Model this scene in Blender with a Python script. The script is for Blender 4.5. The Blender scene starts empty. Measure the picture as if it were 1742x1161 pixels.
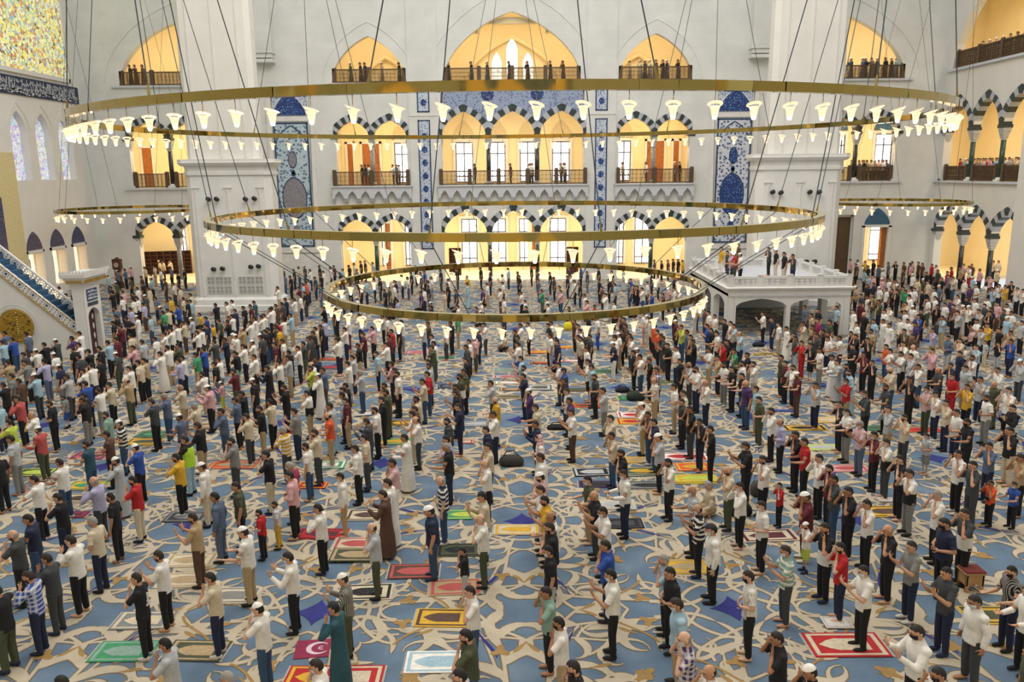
import bpy, bmesh, math, random
import numpy as np
from mathutils import Vector, Matrix, noise
random.seed(7)
rng = np.random.default_rng(7)
SC = bpy.context.scene
COL = SC.collection
R = math.radians

# ------------------------------------------------------------------ camera
FPX, PITCH, ROLL = 1355.0, 12.0, 0.55
CAM = Vector((-0.22, 0.0, 8.97))
_p, _r = R(PITCH), R(ROLL)
FW = Vector((0, math.cos(_p), -math.sin(_p)))
_u0 = Vector((0, math.sin(_p), math.cos(_p))); _r0 = Vector((1, 0, 0))
RT = math.cos(_r) * _r0 - math.sin(_r) * _u0
UP = math.sin(_r) * _r0 + math.cos(_r) * _u0
cd = bpy.data.cameras.new('camera'); cam = bpy.data.objects.new('camera', cd); COL.objects.link(cam)
cd.sensor_fit = 'HORIZONTAL'; cd.sensor_width = 36.0; cd.lens = FPX / 1742 * 36.0
cd.clip_start = 0.1; cd.clip_end = 400
m = Matrix((RT, UP, -FW)).transposed().to_4x4(); m.translation = CAM
cam.matrix_world = m
SC.camera = cam

def ray(x, y): return FW + ((x - 871.0) / FPX) * RT + ((580.5 - y) / FPX) * UP
def onz(x, y, z=0.0):
    d = ray(x, y); return CAM + d * ((z - CAM.z) / d.z)
def ony(x, y, Y):
    d = ray(x, y); return CAM + d * (Y / d.y)

# ------------------------------------------------------------------ light
w = bpy.data.worlds.new('daylight'); SC.world = w; w.use_nodes = True
bg = w.node_tree.nodes['Background']; bg.inputs[0].default_value = (0.93, 0.97, 1.0, 1); bg.inputs[1].default_value = 0.80
def area(name, loc, size, power, color, rot=(0, 0, 0), sy=None):
    l = bpy.data.lights.new(name, 'AREA'); l.energy = power; l.color = color; l.size = size
    if sy: l.shape = 'RECTANGLE'; l.size_y = sy
    o = bpy.data.objects.new(name, l); COL.objects.link(o); o.location = loc; o.rotation_euler = rot
    return o
area('dome_window_light', (0, 33, 38), 30, 11500, (1.0, 0.94, 0.84))
vs = SC.view_settings
vs.view_transform = 'Standard'; vs.look = 'None'; vs.gamma = 1.0; vs.use_curve_mapping = False; vs.exposure = 0.16
WARM = (1.0, 0.86, 0.64)

# ------------------------------------------------------------------ colour + materials
def lin(h):
    c = [int(h[i:i + 2], 16) / 255 for i in (0, 2, 4)]
    return tuple(x / 12.92 if x <= .04045 else ((x + .055) / 1.055) ** 2.4 for x in c) + (1.0,)
class NT:
    def __init__(s, name):
        s.m = bpy.data.materials.new(name); s.m.use_nodes = True
        s.t = s.m.node_tree; s.b = s.t.nodes['Principled BSDF']
    def n(s, typ, **kw):
        nd = s.t.nodes.new(typ)
        for k, v in kw.items(): setattr(nd, k, v)
        return nd
    def l(s, a, b): s.t.links.new(a, b)
    def noise(s, scale, detail=3, coord='Object', dist=0.0):
        tc = s.n('ShaderNodeTexCoord'); nz = s.n('ShaderNodeTexNoise')
        nz.inputs['Scale'].default_value = scale; nz.inputs['Detail'].default_value = detail; nz.inputs['Distortion'].default_value = dist
        s.l(tc.outputs[coord], nz.inputs['Vector']); return nz
    def ramp(s, fac, stops, interp='LINEAR'):
        r = s.n('ShaderNodeValToRGB'); cr = r.color_ramp; cr.interpolation = interp
        while len(cr.elements) > 1: cr.elements.remove(cr.elements[-1])
        cr.elements[0].position = stops[0][0]; cr.elements[0].color = stops[0][1]
        for p, c in stops[1:]:
            e = cr.elements.new(p); e.color = c
        s.l(fac, r.inputs[0]); return r
    def mix(s, fac, a, b, blend='MIX'):
        x = s.n('ShaderNodeMix', data_type='RGBA', blend_type=blend)
        for i, v in ((0, fac), (6, a), (7, b)):
            if hasattr(v, 'is_linked'): s.l(v, x.inputs[i])
            else: x.inputs[i].default_value = v
        return x.outputs[2]
    def bump(s, h, strength=.3, dist=.02):
        b = s.n('ShaderNodeBump'); b.inputs['Strength'].default_value = strength; b.inputs['Distance'].default_value = dist
        s.l(h, b.inputs['Height']); s.l(b.outputs[0], s.b.inputs['Normal'])
def shade(c, f): return (c[0] * f, c[1] * f, c[2] * f, 1)
def plain(name, hexc, rough=.6, metal=0.0, var=.12, scale=6.0, bump=0.0):
    t = NT(name); c = lin(hexc); nz = t.noise(scale)
    rp = t.ramp(nz.outputs[0], [(.3, shade(c, 1 - var)), (.7, shade(c, 1 + var * .6))])
    t.l(rp.outputs[0], t.b.inputs['Base Color'])
    t.b.inputs['Roughness'].default_value = rough; t.b.inputs['Metallic'].default_value = metal
    if bump: t.bump(nz.outputs[0], bump)
    return t.m
def emit(name, hexc, strength, base=None):
    t = NT(name); c = lin(hexc)
    nz = t.noise(3); rp = t.ramp(nz.outputs[0], [(.3, shade(c, .92)), (.7, c)])
    t.l(rp.outputs[0], t.b.inputs['Base Color']); t.l(rp.outputs[0], t.b.inputs['Emission Color'])
    t.b.inputs['Emission Strength'].default_value = strength
    return t.m
M = {}
def stone(name, hexc, bw=1.6, bh=.62, contrast=.10, rough=.75, axis='XZ'):
    t = NT(name); c = lin(hexc)
    tc = t.n('ShaderNodeTexCoord'); sp = t.n('ShaderNodeSeparateXYZ'); cb = t.n('ShaderNodeCombineXYZ')
    t.l(tc.outputs['Object'], sp.inputs[0])
    ad = t.n('ShaderNodeMath', operation='ADD'); t.l(sp.outputs[0], ad.inputs[0]); t.l(sp.outputs[1], ad.inputs[1])
    t.l(ad.outputs[0], cb.inputs[0]); t.l(sp.outputs[2], cb.inputs[1])
    br = t.n('ShaderNodeTexBrick'); t.l(cb.outputs[0], br.inputs['Vector'])
    br.inputs['Scale'].default_value = 1.0; br.inputs['Brick Width'].default_value = bw; br.inputs['Row Height'].default_value = bh
    br.inputs['Mortar Size'].default_value = .012; br.inputs['Mortar Smooth'].default_value = .6
    br.inputs['Color1'].default_value = c; br.inputs['Color2'].default_value = shade(c, 1 - contrast * .35); br.inputs['Mortar'].default_value = shade(c, 1 - contrast)
    nz = t.noise(.6, 4); rp = t.ramp(nz.outputs[0], [(.35, (.93, .93, .93, 1)), (.65, (1.03, 1.03, 1.03, 1))])
    t.l(t.mix(1.0, br.outputs[0], rp.outputs[0], 'MULTIPLY'), t.b.inputs['Base Color'])
    t.b.inputs['Roughness'].default_value = rough
    return t.m
M['stone'] = stone('white_stone', 'dcdcd8')
M['plaster'] = plain('white_plaster', 'dddad3', .7, var=.04, scale=.8)
M['marble'] = plain('white_marble', 'dedcd8', .45, var=.05, scale=1.5)
M['cream'] = plain('cream_plaster', 'ead9b0', .8, var=.04, scale=.7)
M['ledge'] = plain('grey_white_ledge', 'c9cbd0', .6, var=.05)
M['vdark'] = plain('dark_green_marble', '2e3a3a', .4, var=.3, scale=3)
M['vlight'] = plain('pale_grey_marble', 'b3b6bd', .5, var=.1, scale=3)
M['shaft'] = plain('dark_column_marble', '2b302f', .25, var=.5, scale=5)
M['shaftgreen'] = plain('green_column_marble', '24473c', .25, var=.4, scale=5)
M['shaftgrey'] = plain('veined_grey_marble', '8d8f8e', .3, var=.4, scale=6)
M['capital'] = plain('grey_capital_marble', 'b5b4b2', .5, var=.1)
M['wood'] = plain('carved_brown_wood', '5a452f', .55, var=.2, scale=9)
M['doorwood'] = plain('orange_door_wood', 'a5622c', .5, var=.25, scale=4)
M['darkwood'] = plain('dark_shelf_wood', '4a251a', .6, var=.25)
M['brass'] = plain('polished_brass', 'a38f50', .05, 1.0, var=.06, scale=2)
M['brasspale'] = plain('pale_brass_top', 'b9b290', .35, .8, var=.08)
M['cable'] = plain('grey_steel_cable', '4c565c', .5, .4)
M['black'] = plain('black_plastic', '141416', .5)
M['whiteplastic'] = plain('white_plastic', 'd8d8d6', .5)
M['frame'] = plain('dark_window_frame', '4a3b35', .5)
M['gold'] = plain('gilded_relief', 'b8923a', .35, .7, var=.35, scale=14, bump=.5)
M['goldline'] = plain('gold_line', 'c0a04e', .4, .5)
M['minbarblue'] = plain('blue_stair_carpet', '2f5474', .9, var=.25, scale=12)
M['daywin'] = emit('bright_daylight_glass', 'eef4ff', 2.2)
M['orange'] = emit('sunlit_glass_and_star_glow', 'ffdca8', 1.6)
def lampglass():
    t = NT('lamp_glass'); c = lin('ffe2b0')
    nz = t.noise(18, 2); rp = t.ramp(nz.outputs[0], [(.35, lin('ffc987')), (.6, lin('fff2dd'))])
    t.l(rp.outputs[0], t.b.inputs['Emission Color']); t.b.inputs['Emission Strength'].default_value = .38; t.b.inputs['Transmission Weight'].default_value = .55
    t.b.inputs['Base Color'].default_value = lin('f5ead6'); t.b.inputs['Roughness'].default_value = .15
    return t.m
M['lampglass'] = lampglass()
M['bulb'] = emit('glowing_bulb', 'ffe6bf', 5.0)
def tile(name, bgc, fgc, accent, scale=3.2, dots=True):
    """glazed tile: round blossoms and leaves on a ground, laid as a fine floral print"""
    t = NT(name); tc = t.n('ShaderNodeTexCoord')
    v = t.n('ShaderNodeTexVoronoi'); v.inputs['Scale'].default_value = scale; v.inputs['Randomness'].default_value = .75
    t.l(tc.outputs['Object'], v.inputs['Vector'])
    v2 = t.n('ShaderNodeTexVoronoi', feature='DISTANCE_TO_EDGE'); v2.inputs['Scale'].default_value = scale * 1.0; v2.inputs['Randomness'].default_value = .75
    t.l(tc.outputs['Object'], v2.inputs['Vector'])
    v3 = t.n('ShaderNodeTexVoronoi'); v3.inputs['Scale'].default_value = scale * 2.3
    t.l(tc.outputs['Object'], v3.inputs['Vector'])
    blossom = t.ramp(v.outputs['Distance'], [(0, accent), (.10, accent), (.13, bgc), (.17, fgc), (.30, fgc), (.34, bgc)], 'CONSTANT')
    leaf = t.ramp(v3.outputs['Distance'], [(0, (1, 1, 1, 1)), (.2, (1, 1, 1, 1)), (.24, (0, 0, 0, 1))])
    base = t.mix(leaf.outputs[0], blossom.outputs[0], fgc)
    far = t.ramp(v.outputs['Distance'], [(0, (0, 0, 0, 1)), (.36, (0, 0, 0, 1)), (.38, (1, 1, 1, 1))])
    base = t.mix(far.outputs[0], blossom.outputs[0], base)
    t.l(base, t.b.inputs['Base Color']); t.b.inputs['Roughness'].default_value = .35
    return t.m
M['tile_teal'] = tile('teal_blossom_tile', lin('b9c9d3'), lin('2f5877'), lin('7b8f9f'), 3.5)
M['tile_blue'] = tile('blue_blossom_tile', lin('d0d4dc'), lin('23386f'), lin('98a3bd'), 3.5)
M['tile_small'] = tile('small_blue_tile', lin('c3cbd9'), lin('33497a'), lin('8895b5'), 7.0)
M['tile_spandrel'] = tile('spandrel_tile', lin('97a3bd'), lin('50618f'), lin('6d7ca2'), 5.0)
M['tile_med'] = tile('rust_medallion_tile', lin('8d8b93'), lin('6b5a62'), lin('a58f88'), 7)
M['tile_deep'] = tile('deep_blue_medallion_tile', lin('20346f'), lin('3f6fa8'), lin('bcd0e0'), 5)
M['tile_lunette'] = tile('teal_lunette_tile', lin('3c6480'), lin('21466a'), lin('7fa5b5'), 4)
M['tile_dark'] = tile('navy_lunette_tile', lin('2c3157'), lin('5b5f86'), lin('8a7f96'), 6)
M['tileframe'] = plain('navy_tile_border', '2a4468', .4, var=.2, scale=8)
M['navyband'] = plain('navy_inscription_ground', '1f2b4a', .5, var=.15)
M['script'] = plain('silver_script', 'c9ccd2', .4)
M['mihrabgold'] = plain('pale_gold_border', 'd6c795', .6, var=.2, scale=10)
M['latticegold'] = plain('pierced_gold_screen', 'd6c49a', .6, var=.4, scale=12)
def stained(name, cols, scale, strength):
    t = NT(name); tc = t.n('ShaderNodeTexCoord')
    v = t.n('ShaderNodeTexVoronoi'); v.inputs['Scale'].default_value = scale
    e = t.n('ShaderNodeTexVoronoi', feature='DISTANCE_TO_EDGE'); e.inputs['Scale'].default_value = scale
    for q in (v, e): t.l(tc.outputs['Object'], q.inputs['Vector'])
    sp = t.n('ShaderNodeSeparateColor'); t.l(v.outputs['Color'], sp.inputs[0])
    k = len(cols); r = t.ramp(sp.outputs[0], [(i / k, lin(c)) for i, c in enumerate(cols)], 'CONSTANT')
    ed = t.ramp(e.outputs['Distance'], [(0, (.25, .25, .22, 1)), (.06, (1, 1, 1, 1))])
    c = t.mix(1.0, r.outputs[0], ed.outputs[0], 'MULTIPLY')
    t.l(c, t.b.inputs['Base Color']); t.l(c, t.b.inputs['Emission Color']); t.b.inputs['Emission Strength'].default_value = strength
    return t.m
M['stained'] = stained('stained_glass', ['e2d878', 'eee8bc', 'd3da92', 'c9a468', 'b8c4a4', '8fb4d0', 'e6e0c4', 'd0a868', '8a6a50', 'a8c8a4', 'ecdf84', 'c88a66', 'd4d4b4', 'c4c8b0', 'e8e4a0'], 5.0, .5)
M['stainedpale'] = stained('pale_stained_glass', ['c8d4ea', 'dfe4f0', 'b9a8d8', 'd0dcec', 'e8d8e0', 'b8d0dc', 'd8e0b8', 'c8c8e8'], 5.0, .5)
M['stainedwhite'] = stained('white_traced_glass', ['ffffff', 'eef4f4', 'd8e4ea', 'f4f0e0'], 4.0, 1.2)

# ------------------------------------------------------------------ mesh helpers
class MB:
    def __init__(s): s.v = []; s.f = []; s.mi = []
    def add(s, vs_, fs, mi=0):
        o = len(s.v); s.v += [tuple(p) for p in vs_]; s.f += [tuple(i + o for i in f) for f in fs]; s.mi += [mi] * len(fs)
    def box(s, x0, x1, y0, y1, z0, z1, mi=0):
        s.add([(x0, y0, z0), (x1, y0, z0), (x1, y1, z0), (x0, y1, z0), (x0, y0, z1), (x1, y0, z1), (x1, y1, z1), (x0, y1, z1)],
              [(3, 2, 1, 0), (4, 5, 6, 7), (0, 1, 5, 4), (1, 2, 6, 5), (2, 3, 7, 6), (3, 0, 4, 7)], mi); return s
    def rings(s, rings, cap=True, mi=0):
        n = len(rings[0]); vs_ = [p for r in rings for p in r]; fs = []
        for k in range(len(rings) - 1):
            for i in range(n):
                j = (i + 1) % n; fs.append((k * n + i, k * n + j, (k + 1) * n + j, (k + 1) * n + i))
        if cap: fs.append(tuple(range(n))[::-1]); fs.append(tuple((len(rings) - 1) * n + i for i in range(n)))
        s.add(vs_, fs, mi); return s
    def lathe(s, prof, c=(0, 0, 0), n=16, mi=0, cap=True, tilt=0.0):
        return s.rings([[(c[0] + r * math.cos(2 * math.pi * i / n), c[1] + r * math.sin(2 * math.pi * i / n), c[2] + z + tilt * r * math.cos(2 * math.pi * i / n)) for i in range(n)] for r, z in prof], cap, mi)
    def tube(s, pts, rad, n=8, mi=0, rnd=False):
        pts = [Vector(p) for p in pts]; rr = rad if isinstance(rad, (list, tuple)) else [rad] * len(pts)
        if rnd:
            a = pts[0] + (pts[0] - pts[1]).normalized() * rr[0] * .75; b = pts[-1] + (pts[-1] - pts[-2]).normalized() * rr[-1] * .75
            pts = [a] + pts + [b]; rr = [rr[0] * .55] + list(rr) + [rr[-1] * .55]
        out = []
        for i, p in enumerate(pts):
            d = (pts[min(i + 1, len(pts) - 1)] - pts[max(i - 1, 0)]).normalized()
            a = d.cross(Vector((0, 0, 1)) if abs(d.z) < .9 else Vector((1, 0, 0))).normalized(); b = d.cross(a)
            out.append([p + (a * math.cos(2 * math.pi * k / n) + b * math.sin(2 * math.pi * k / n)) * rr[i] for k in range(n)])
        return s.rings(out, True, mi)
    def ell(s, c, r, rot=None, nu=14, nv=9, mi=0):
        vs_ = []; c = Vector(c)
        for j in range(1, nv):
            th = math.pi * j / nv
            for i in range(nu):
                ph = 2 * math.pi * i / nu
                p = Vector((r[0] * math.sin(th) * math.cos(ph), r[1] * math.sin(th) * math.sin(ph), r[2] * math.cos(th)))
                if rot: p = rot @ p
                vs_.append(c + p)
        t_ = Vector((0, 0, r[2])); b_ = -t_
        if rot: t_ = rot @ t_; b_ = rot @ b_
        vs_ += [c + t_, c + b_]; T = len(vs_) - 2; fs = []
        for j in range(nv - 2):
            for i in range(nu): k = (i + 1) % nu; fs.append((j * nu + i, (j + 1) * nu + i, (j + 1) * nu + k, j * nu + k))
        for i in range(nu): k = (i + 1) % nu; fs.append((T, i, k)); fs.append((T + 1, (nv - 2) * nu + k, (nv - 2) * nu + i))
        s.add(vs_, fs, mi); return s
    def prism(s, poly, fn, w0, w1, mi=0):
        """poly: 2D points (u,z); fn(u,w,z) -> world; extruded from depth w0 to w1"""
        n = len(poly)
        vs_ = [fn(u, w0, z) for u, z in poly] + [fn(u, w1, z) for u, z in poly]
        fs = [tuple(range(n)), tuple(range(2 * n - 1, n - 1, -1))] + [(i, i + n, (i + 1) % n + n, (i + 1) % n) for i in range(n)]
        s.add(vs_, fs, mi); return s
    def mesh(s, name, mats=None, smooth=False):
        me = bpy.data.meshes.new(name); me.from_pydata([tuple(p) for p in s.v], [], s.f)
        for mm in (mats or []): me.materials.append(mm)
        if any(s.mi): me.polygons.foreach_set('material_index', s.mi)
        if smooth: me.polygons.foreach_set('use_smooth', [True] * len(me.polygons))
        me.update(); return me
def link(name, me, parent=None, loc=None):
    o = bpy.data.objects.new(name, me); COL.objects.link(o)
    if parent: o.parent = parent
    if loc: o.location = loc
    return o
def obj(name, mb, mat, parent=None, smooth=False, loc=None):
    mats = mat if isinstance(mat, list) else [mat]
    mats = [M[x] if isinstance(x, str) else x for x in mats]
    return link(name, mb.mesh(name, mats, smooth), parent, loc)
def empty(name, loc=(0, 0, 0), parent=None):
    o = bpy.data.objects.new(name, None); COL.objects.link(o); o.location = loc; o.parent = parent; o.empty_display_size = .1
    return o
def tag(o, label=None, cat=None, group=None, kind=None):
    if label: o['label'] = label
    if cat: o['category'] = cat
    if group: o['group'] = group
    if kind: o['kind'] = kind
    return o
def box(name, x0, x1, y0, y1, z0, z1, mat, parent=None): return obj(name, MB().box(x0, x1, y0, y1, z0, z1), mat, parent)
# ------------------------------------------------------------------ arches and walls
def arch_z(x, w, zs, za, k=.32):
    q = min(1.0, abs(x) / w); h = za - zs
    return zs + h * (k * (1 - q) + (1 - k) * math.sqrt(max(0.0, 1 - q * q)))
def op_arch(uc, w, zsill, zs, za, n=22): return ('a', uc - w, uc + w, zsill, zs, za, uc, w, n)
def op_flat(u0, u1, zsill, zt): return ('f', u0, u1, zsill, zt, zt, (u0 + u1) / 2, (u1 - u0) / 2, 1)
def wall_cell(mb, fn, a, b, zlo, zhi, ops, t, mi=0):
    us = {round(a, 5), round(b, 5)}
    for o in ops:
        for i in range(o[8] + 1): us.add(round(o[1] + (o[2] - o[1]) * i / o[8], 5))
    us = sorted(us)
    def q(*pts): mb.add([fn(*p) for p in pts], [tuple(range(len(pts)))], mi)
    def top(o, u): return o[4] if o[0] == 'f' else arch_z(u - o[6], o[7], o[4], o[5])
    for u0, u1 in zip(us, us[1:]):
        um = (u0 + u1) / 2; o = next((o for o in ops if o[1] - 1e-6 < um < o[2] + 1e-6), None)
        spans = [((zlo, zlo), (zhi, zhi))]
        if o:
            ta, tb = top(o, u0), top(o, u1); spans = [((ta, tb), (zhi, zhi))]
            if o[3] > zlo + 1e-4: spans.append(((zlo, zlo), (o[3], o[3]))); q((u0, 0, o[3]), (u1, 0, o[3]), (u1, t, o[3]), (u0, t, o[3]))
            q((u0, 0, ta), (u0, t, ta), (u1, t, tb), (u1, 0, tb))
        for (l0, l1), (h0, h1) in spans:
            q((u0, 0, l0), (u1, 0, l1), (u1, 0, h1), (u0, 0, h0)); q((u1, t, l1), (u0, t, l0), (u0, t, h0), (u1, t, h1))
    for o in ops:
        for u, s in ((o[1], 1), (o[2], -1)):
            nb = next((p for p in ops if p is not o and (abs(p[1] - u) < 1e-4 or abs(p[2] - u) < 1e-4)), None)
            if nb is None: q((u, 0, o[3]), (u, t, o[3]), (u, t, o[4]), (u, 0, o[4]))
_vcache = {}
def voussoirs(w, zs, za, th=.5, nh=6, k=.32, gap=9):
    key = (round(w, 3), round(zs, 3), round(za, 3), th)
    if key in _vcache: return _vcache[key]
    N = 240; pts = [(w * (1 - i / N) ** 1.0, arch_z(w * (1 - i / N), w, zs, za, k)) for i in range(N + 1)]
    # refine near the spring where the curve is steep
    pts = [(w * math.cos(a), arch_z(w * math.cos(a), w, zs, za, k)) for a in [math.pi / 2 * i / N for i in range(N + 1)]]
    L = [0]
    for p, q in zip(pts, pts[1:]): L.append(L[-1] + math.dist(p, q))
    def at(s):
        i = min(range(len(L)), key=lambda j: abs(L[j] - s)); p = pts[i]
        a, b = pts[max(0, i - 2)], pts[min(N, i + 2)]; d = (b[0] - a[0], b[1] - a[1]); ln = math.hypot(*d)
        nx, nz = d[1] / ln, -d[0] / ln
        o = (min(w + gap, max(0.0, p[0] + nx * th)), p[1] + nz * th)
        return p, o
    T = L[-1]; units = nh + .5; out = []
    fn = lambda u, w_, z: (u, w_, z)
    for k_ in range(nh):
        s0, s1 = T * k_ / units, T * (k_ + 1) / units; e = .012
        inn, ou = [], []
        for f in (0, .5, 1):
            i_, o_ = at(s0 + e + (s1 - s0 - 2 * e) * f); inn.append(i_); ou.append(o_)
        for sgn in (1, -1):
            poly = [(sgn * x, z) for x, z in inn + ou[::-1]]
            if sgn < 0: poly = poly[::-1]
            out.append((MB().prism(poly, fn, -.07, .62).mesh('voussoir', [M['vdark' if (nh - k_) % 2 == 0 else 'vlight']])))
    i0, o0 = at(T * nh / units + .01)
    apex = (0, pts[-1][1] + th * 1.12)
    poly = [i0, o0, apex, (-o0[0], o0[1]), (-i0[0], i0[1]), (0, pts[-1][1])]
    out.append(MB().prism(poly, fn, -.08, .62).mesh('voussoir', [M['vdark']]))
    _vcache[key] = out; return out
def put_voussoirs(root, uc, w, zs, za, loc, rz=0.0, th=.5, nh=6, gap=9):
    for me in voussoirs(w, zs, za, th, nh, gap=gap):
        o = link('voussoir', me, root, loc); o.rotation_euler[2] = rz
_col = {}
def column(root, loc, z0, ztop, mat, r=.185, rz=0.0, half=.24):
    """shaft with a flared capital under a dark impost block; ztop is the arch spring"""
    key = (round(z0, 2), round(ztop, 2), mat, r, half)
    if key not in _col:
        zc = ztop - 1.05
        sh = MB().lathe([(r * 1.02, z0 + .28), (r * .94, zc)], n=14).mesh('column', [M[mat]], True)
        ba = MB().box(-.3, .3, -.3, .3, z0, z0 + .14).lathe([(.3, z0 + .14), (.27, z0 + .2), (.22, z0 + .3)], n=14).mesh('base', [M['marble']])
        c = MB().lathe([(r, zc - .04), (r * 1.1, zc + .02), (r * 1.05, zc + .1)], n=14)
        prof = [(.18, .1), (.21, .22), (.2, .24), (.25, .4), (.24, .42), (half + .04, .66), (half + .03, .68), (half + .06, .82)]
        c.rings([[(x * q, y * q, zc + z) for x, y in ((-1, -1), (-.35, -1.1), (.35, -1.1), (1, -1), (1.1, -.35), (1.1, .35), (1, 1), (.35, 1.1), (-.35, 1.1), (-1, 1), (-1.1, .35), (-1.1, -.35))] for q, z in prof])
        im = MB().box(-half - .07, half + .07, -.38, .36, ztop - .23, ztop)
        _col[key] = (sh, ba, c.mesh('capital', [M['capital']]), im.mesh('impost_block', [M['vdark']]))
    sh, ba, ca, im = _col[key]
    o = link('column', sh, root, loc); o.rotation_euler[2] = rz
    for nm, me in (('base', ba), ('capital', ca), ('impost_block', im)): link(nm, me, o)
    return o
_lat = {}
def lattice(wd, h):
    key = (round(wd, 2), round(h, 2))
    if key in _lat: return _lat[key]
    mb = MB(); n = max(2, round(wd / .33)); mrow = max(2, round(h / .33)); cx, cz = wd / n, h / mrow; b = .014; y0, y1 = -.03, .03
    def bar(p, q):
        d = Vector((q[0] - p[0], 0, q[1] - p[1])); nrm = Vector((-d.z, 0, d.x)).normalized() * b
        P = [Vector((p[0], 0, p[1])) + nrm, Vector((p[0], 0, p[1])) - nrm, Vector((q[0], 0, q[1])) - nrm, Vector((q[0], 0, q[1])) + nrm]
        mb.add([(v.x, y0, v.z) for v in P] + [(v.x, y1, v.z) for v in P], [(0, 1, 2, 3), (7, 6, 5, 4), (0, 4, 5, 1), (1, 5, 6, 2), (2, 6, 7, 3), (3, 7, 4, 0)])
    for i in range(n + 1): bar((-wd / 2 + i * cx, 0), (-wd / 2 + i * cx, h))
    for j in range(mrow + 1): bar((-wd / 2, j * cz), (wd / 2, j * cz))
    for i in range(n):
        for j in range(mrow):
            x, z = -wd / 2 + (i + .5) * cx, (j + .5) * cz; a = .40
            bar((x - a * cx, z), (x, z + a * cz)); bar((x, z + a * cz), (x + a * cx, z)); bar((x + a * cx, z), (x, z - a * cz)); bar((x, z - a * cz), (x - a * cx, z))
            bar((x - cx / 2, z - cz / 2), (x - a * cx / 2, z - a * cz / 2)); bar((x + cx / 2, z - cz / 2), (x + a * cx / 2, z - a * cz / 2)); bar((x - cx / 2, z + cz / 2), (x - a * cx / 2, z + a * cz / 2)); bar((x + cx / 2, z + cz / 2), (x + a * cx / 2, z + a * cz / 2))
            s = .09
            mb.box(x - s * cx, x + s * cx, y0 - .004, y1 + .004, z - s * cz, z + s * cz)
    _lat[key] = mb.mesh('lattice_panel', [M['wood']]); return _lat[key]
def balustrade(label, x, y, z, length, n, rz=0.0, h=1.15, group='carved lattice balustrades of the galleries'):
    """runs along local x, centred at (x,y,z)"""
    root = empty('balustrade', (x, y, z)); root.rotation_euler[2] = rz; tag(root, label, 'balustrade', group)
    pw = .3
    for i in range(n + 1):
        px = -length / 2 + pw / 2 + (length - pw) * i / n
        mb = MB().box(px - pw / 2, px + pw / 2, -.1, .1, 0, h + .06)
        mb.rings([[(px + sx * q, sy * q * .5, zz) for sx, sy in ((-1, -1), (1, -1), (1, 1), (-1, 1))] for q, zz in ((pw * .58, h + .06), (pw * .5, h + .12), (pw * .2, h + .16))])
        obj('post', mb, 'wood', root)
    bay = (length - pw) / n - pw
    obj('rail', MB().box(-length / 2 + pw, length / 2 - pw, -.06, .06, h - .07, h), 'wood', root)
    obj('rail', MB().box(-length / 2 + pw, length / 2 - pw, -.06, .06, 0.02, .1), 'wood', root)
    me = lattice(bay, h - .17)
    for i in range(n):
        link('lattice_panel', me, root, (-length / 2 + pw / 2 + (length - pw) * (i + .5) / n, 0, .1))
    return root
def corbels(root, x0, x1, n, y=67.0, zt=7.72):
    """small ogee niches carrying a gallery ledge, each its own piece"""
    p = (x1 - x0) / n; hw = p / 2
    def fn(u, w_, z): return (u, w_, z)
    mb = MB(); H = 1.05
    ops = []; us = [-hw + .17 + (2 * hw - .34) * i / 12 for i in range(13)]
    def top(u): return H * .30 + (arch_z(u, hw - .17, 0, H * .52, .55))
    for a, b in zip(us, us[1:]):
        mb.add([(a, 0, top(a)), (b, 0, top(b)), (b, 0, H), (a, 0, H)], [(0, 1, 2, 3)]); mb.add([(a, 0, top(a)), (a, .5, top(a)), (b, .5, top(b)), (b, 0, top(b))], [(0, 1, 2, 3)])
    for s in (-1, 1):
        xa, xb = sorted((s * hw, s * (hw - .17)))
        mb.box(xa, xb, 0, .5, H * .25, H); mb.rings([[(xa, .02, H * .25), (xb, .02, H * .25), (xb, .5, H * .25), (xa, .5, H * .25)], [(xa, .2, 0), (xb, .2, 0), (xb, .5, 0), (xa, .5, 0)]])
    me = mb.mesh('corbel_niche', [M['ledge']])
    for i in range(n): link('corbel_niche', me, root, (x0 + p * (i + .5), y - .5, zt - H))

YF, TW = 67.0, .65
wf = empty('wall_far'); tag(wf, kind='structure')
far = lambda u, w_, z: (u, YF + w_, z)
mb = MB(); ZT = 30.0
spC = [(-4.0, 1.8), (0.0, 1.8), (4.0, 1.8)]
def arcade_ops(centers, w, zsill, zs, za, gap_top=None):
    w += .03; ops = [op_arch(c, w, zsill, zs, za + .03) for c in centers]
    for a, b in zip(centers, centers[1:]): ops.append(op_flat(a + w, b - w, zsill, zs))
    return ops
levels = {}
mbt = MB()
def bay(c, centers, w, half, za0, za1, upper):
    z0, z1 = c - half, c + half
    wall_cell(mb, far, z0, z1, 0, 7.9, arcade_ops(centers, w, 0, 4.05, za0), TW)
    wall_cell(mbt if abs(c) < 1 else mb, far, z0, z1, 7.9, 15.95, arcade_ops(centers, w, 7.95, 11.95, za1), TW)
    uc, uw, us_, ua = upper
    wall_cell(mb, far, z0, z1, 15.95, ZT, [op_arch(uc, uw, us_, us_ + .02, ua, 40)], TW)
bay(0, [-4.0, 0, 4.0], 1.78, 5.95, 5.8, 13.8, (0, 5.55, 16.15, 21.4))
for s in (-1, 1): bay(s * 11.55, [s * 11.55 - 1.53, s * 11.55 + 1.53], 1.33, 3.1, 5.2, 13.15, (s * 11.5, 3.0, 16.1, 19.65))
OC = [26.5 - 3.35, 26.5, 26.5 + 3.35]
bay(-26.5, [-c for c in OC[::-1]], 1.45, 5.3, 5.2, 13.15, (-26.5, 5.1, 16.05, 20.85))
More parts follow.
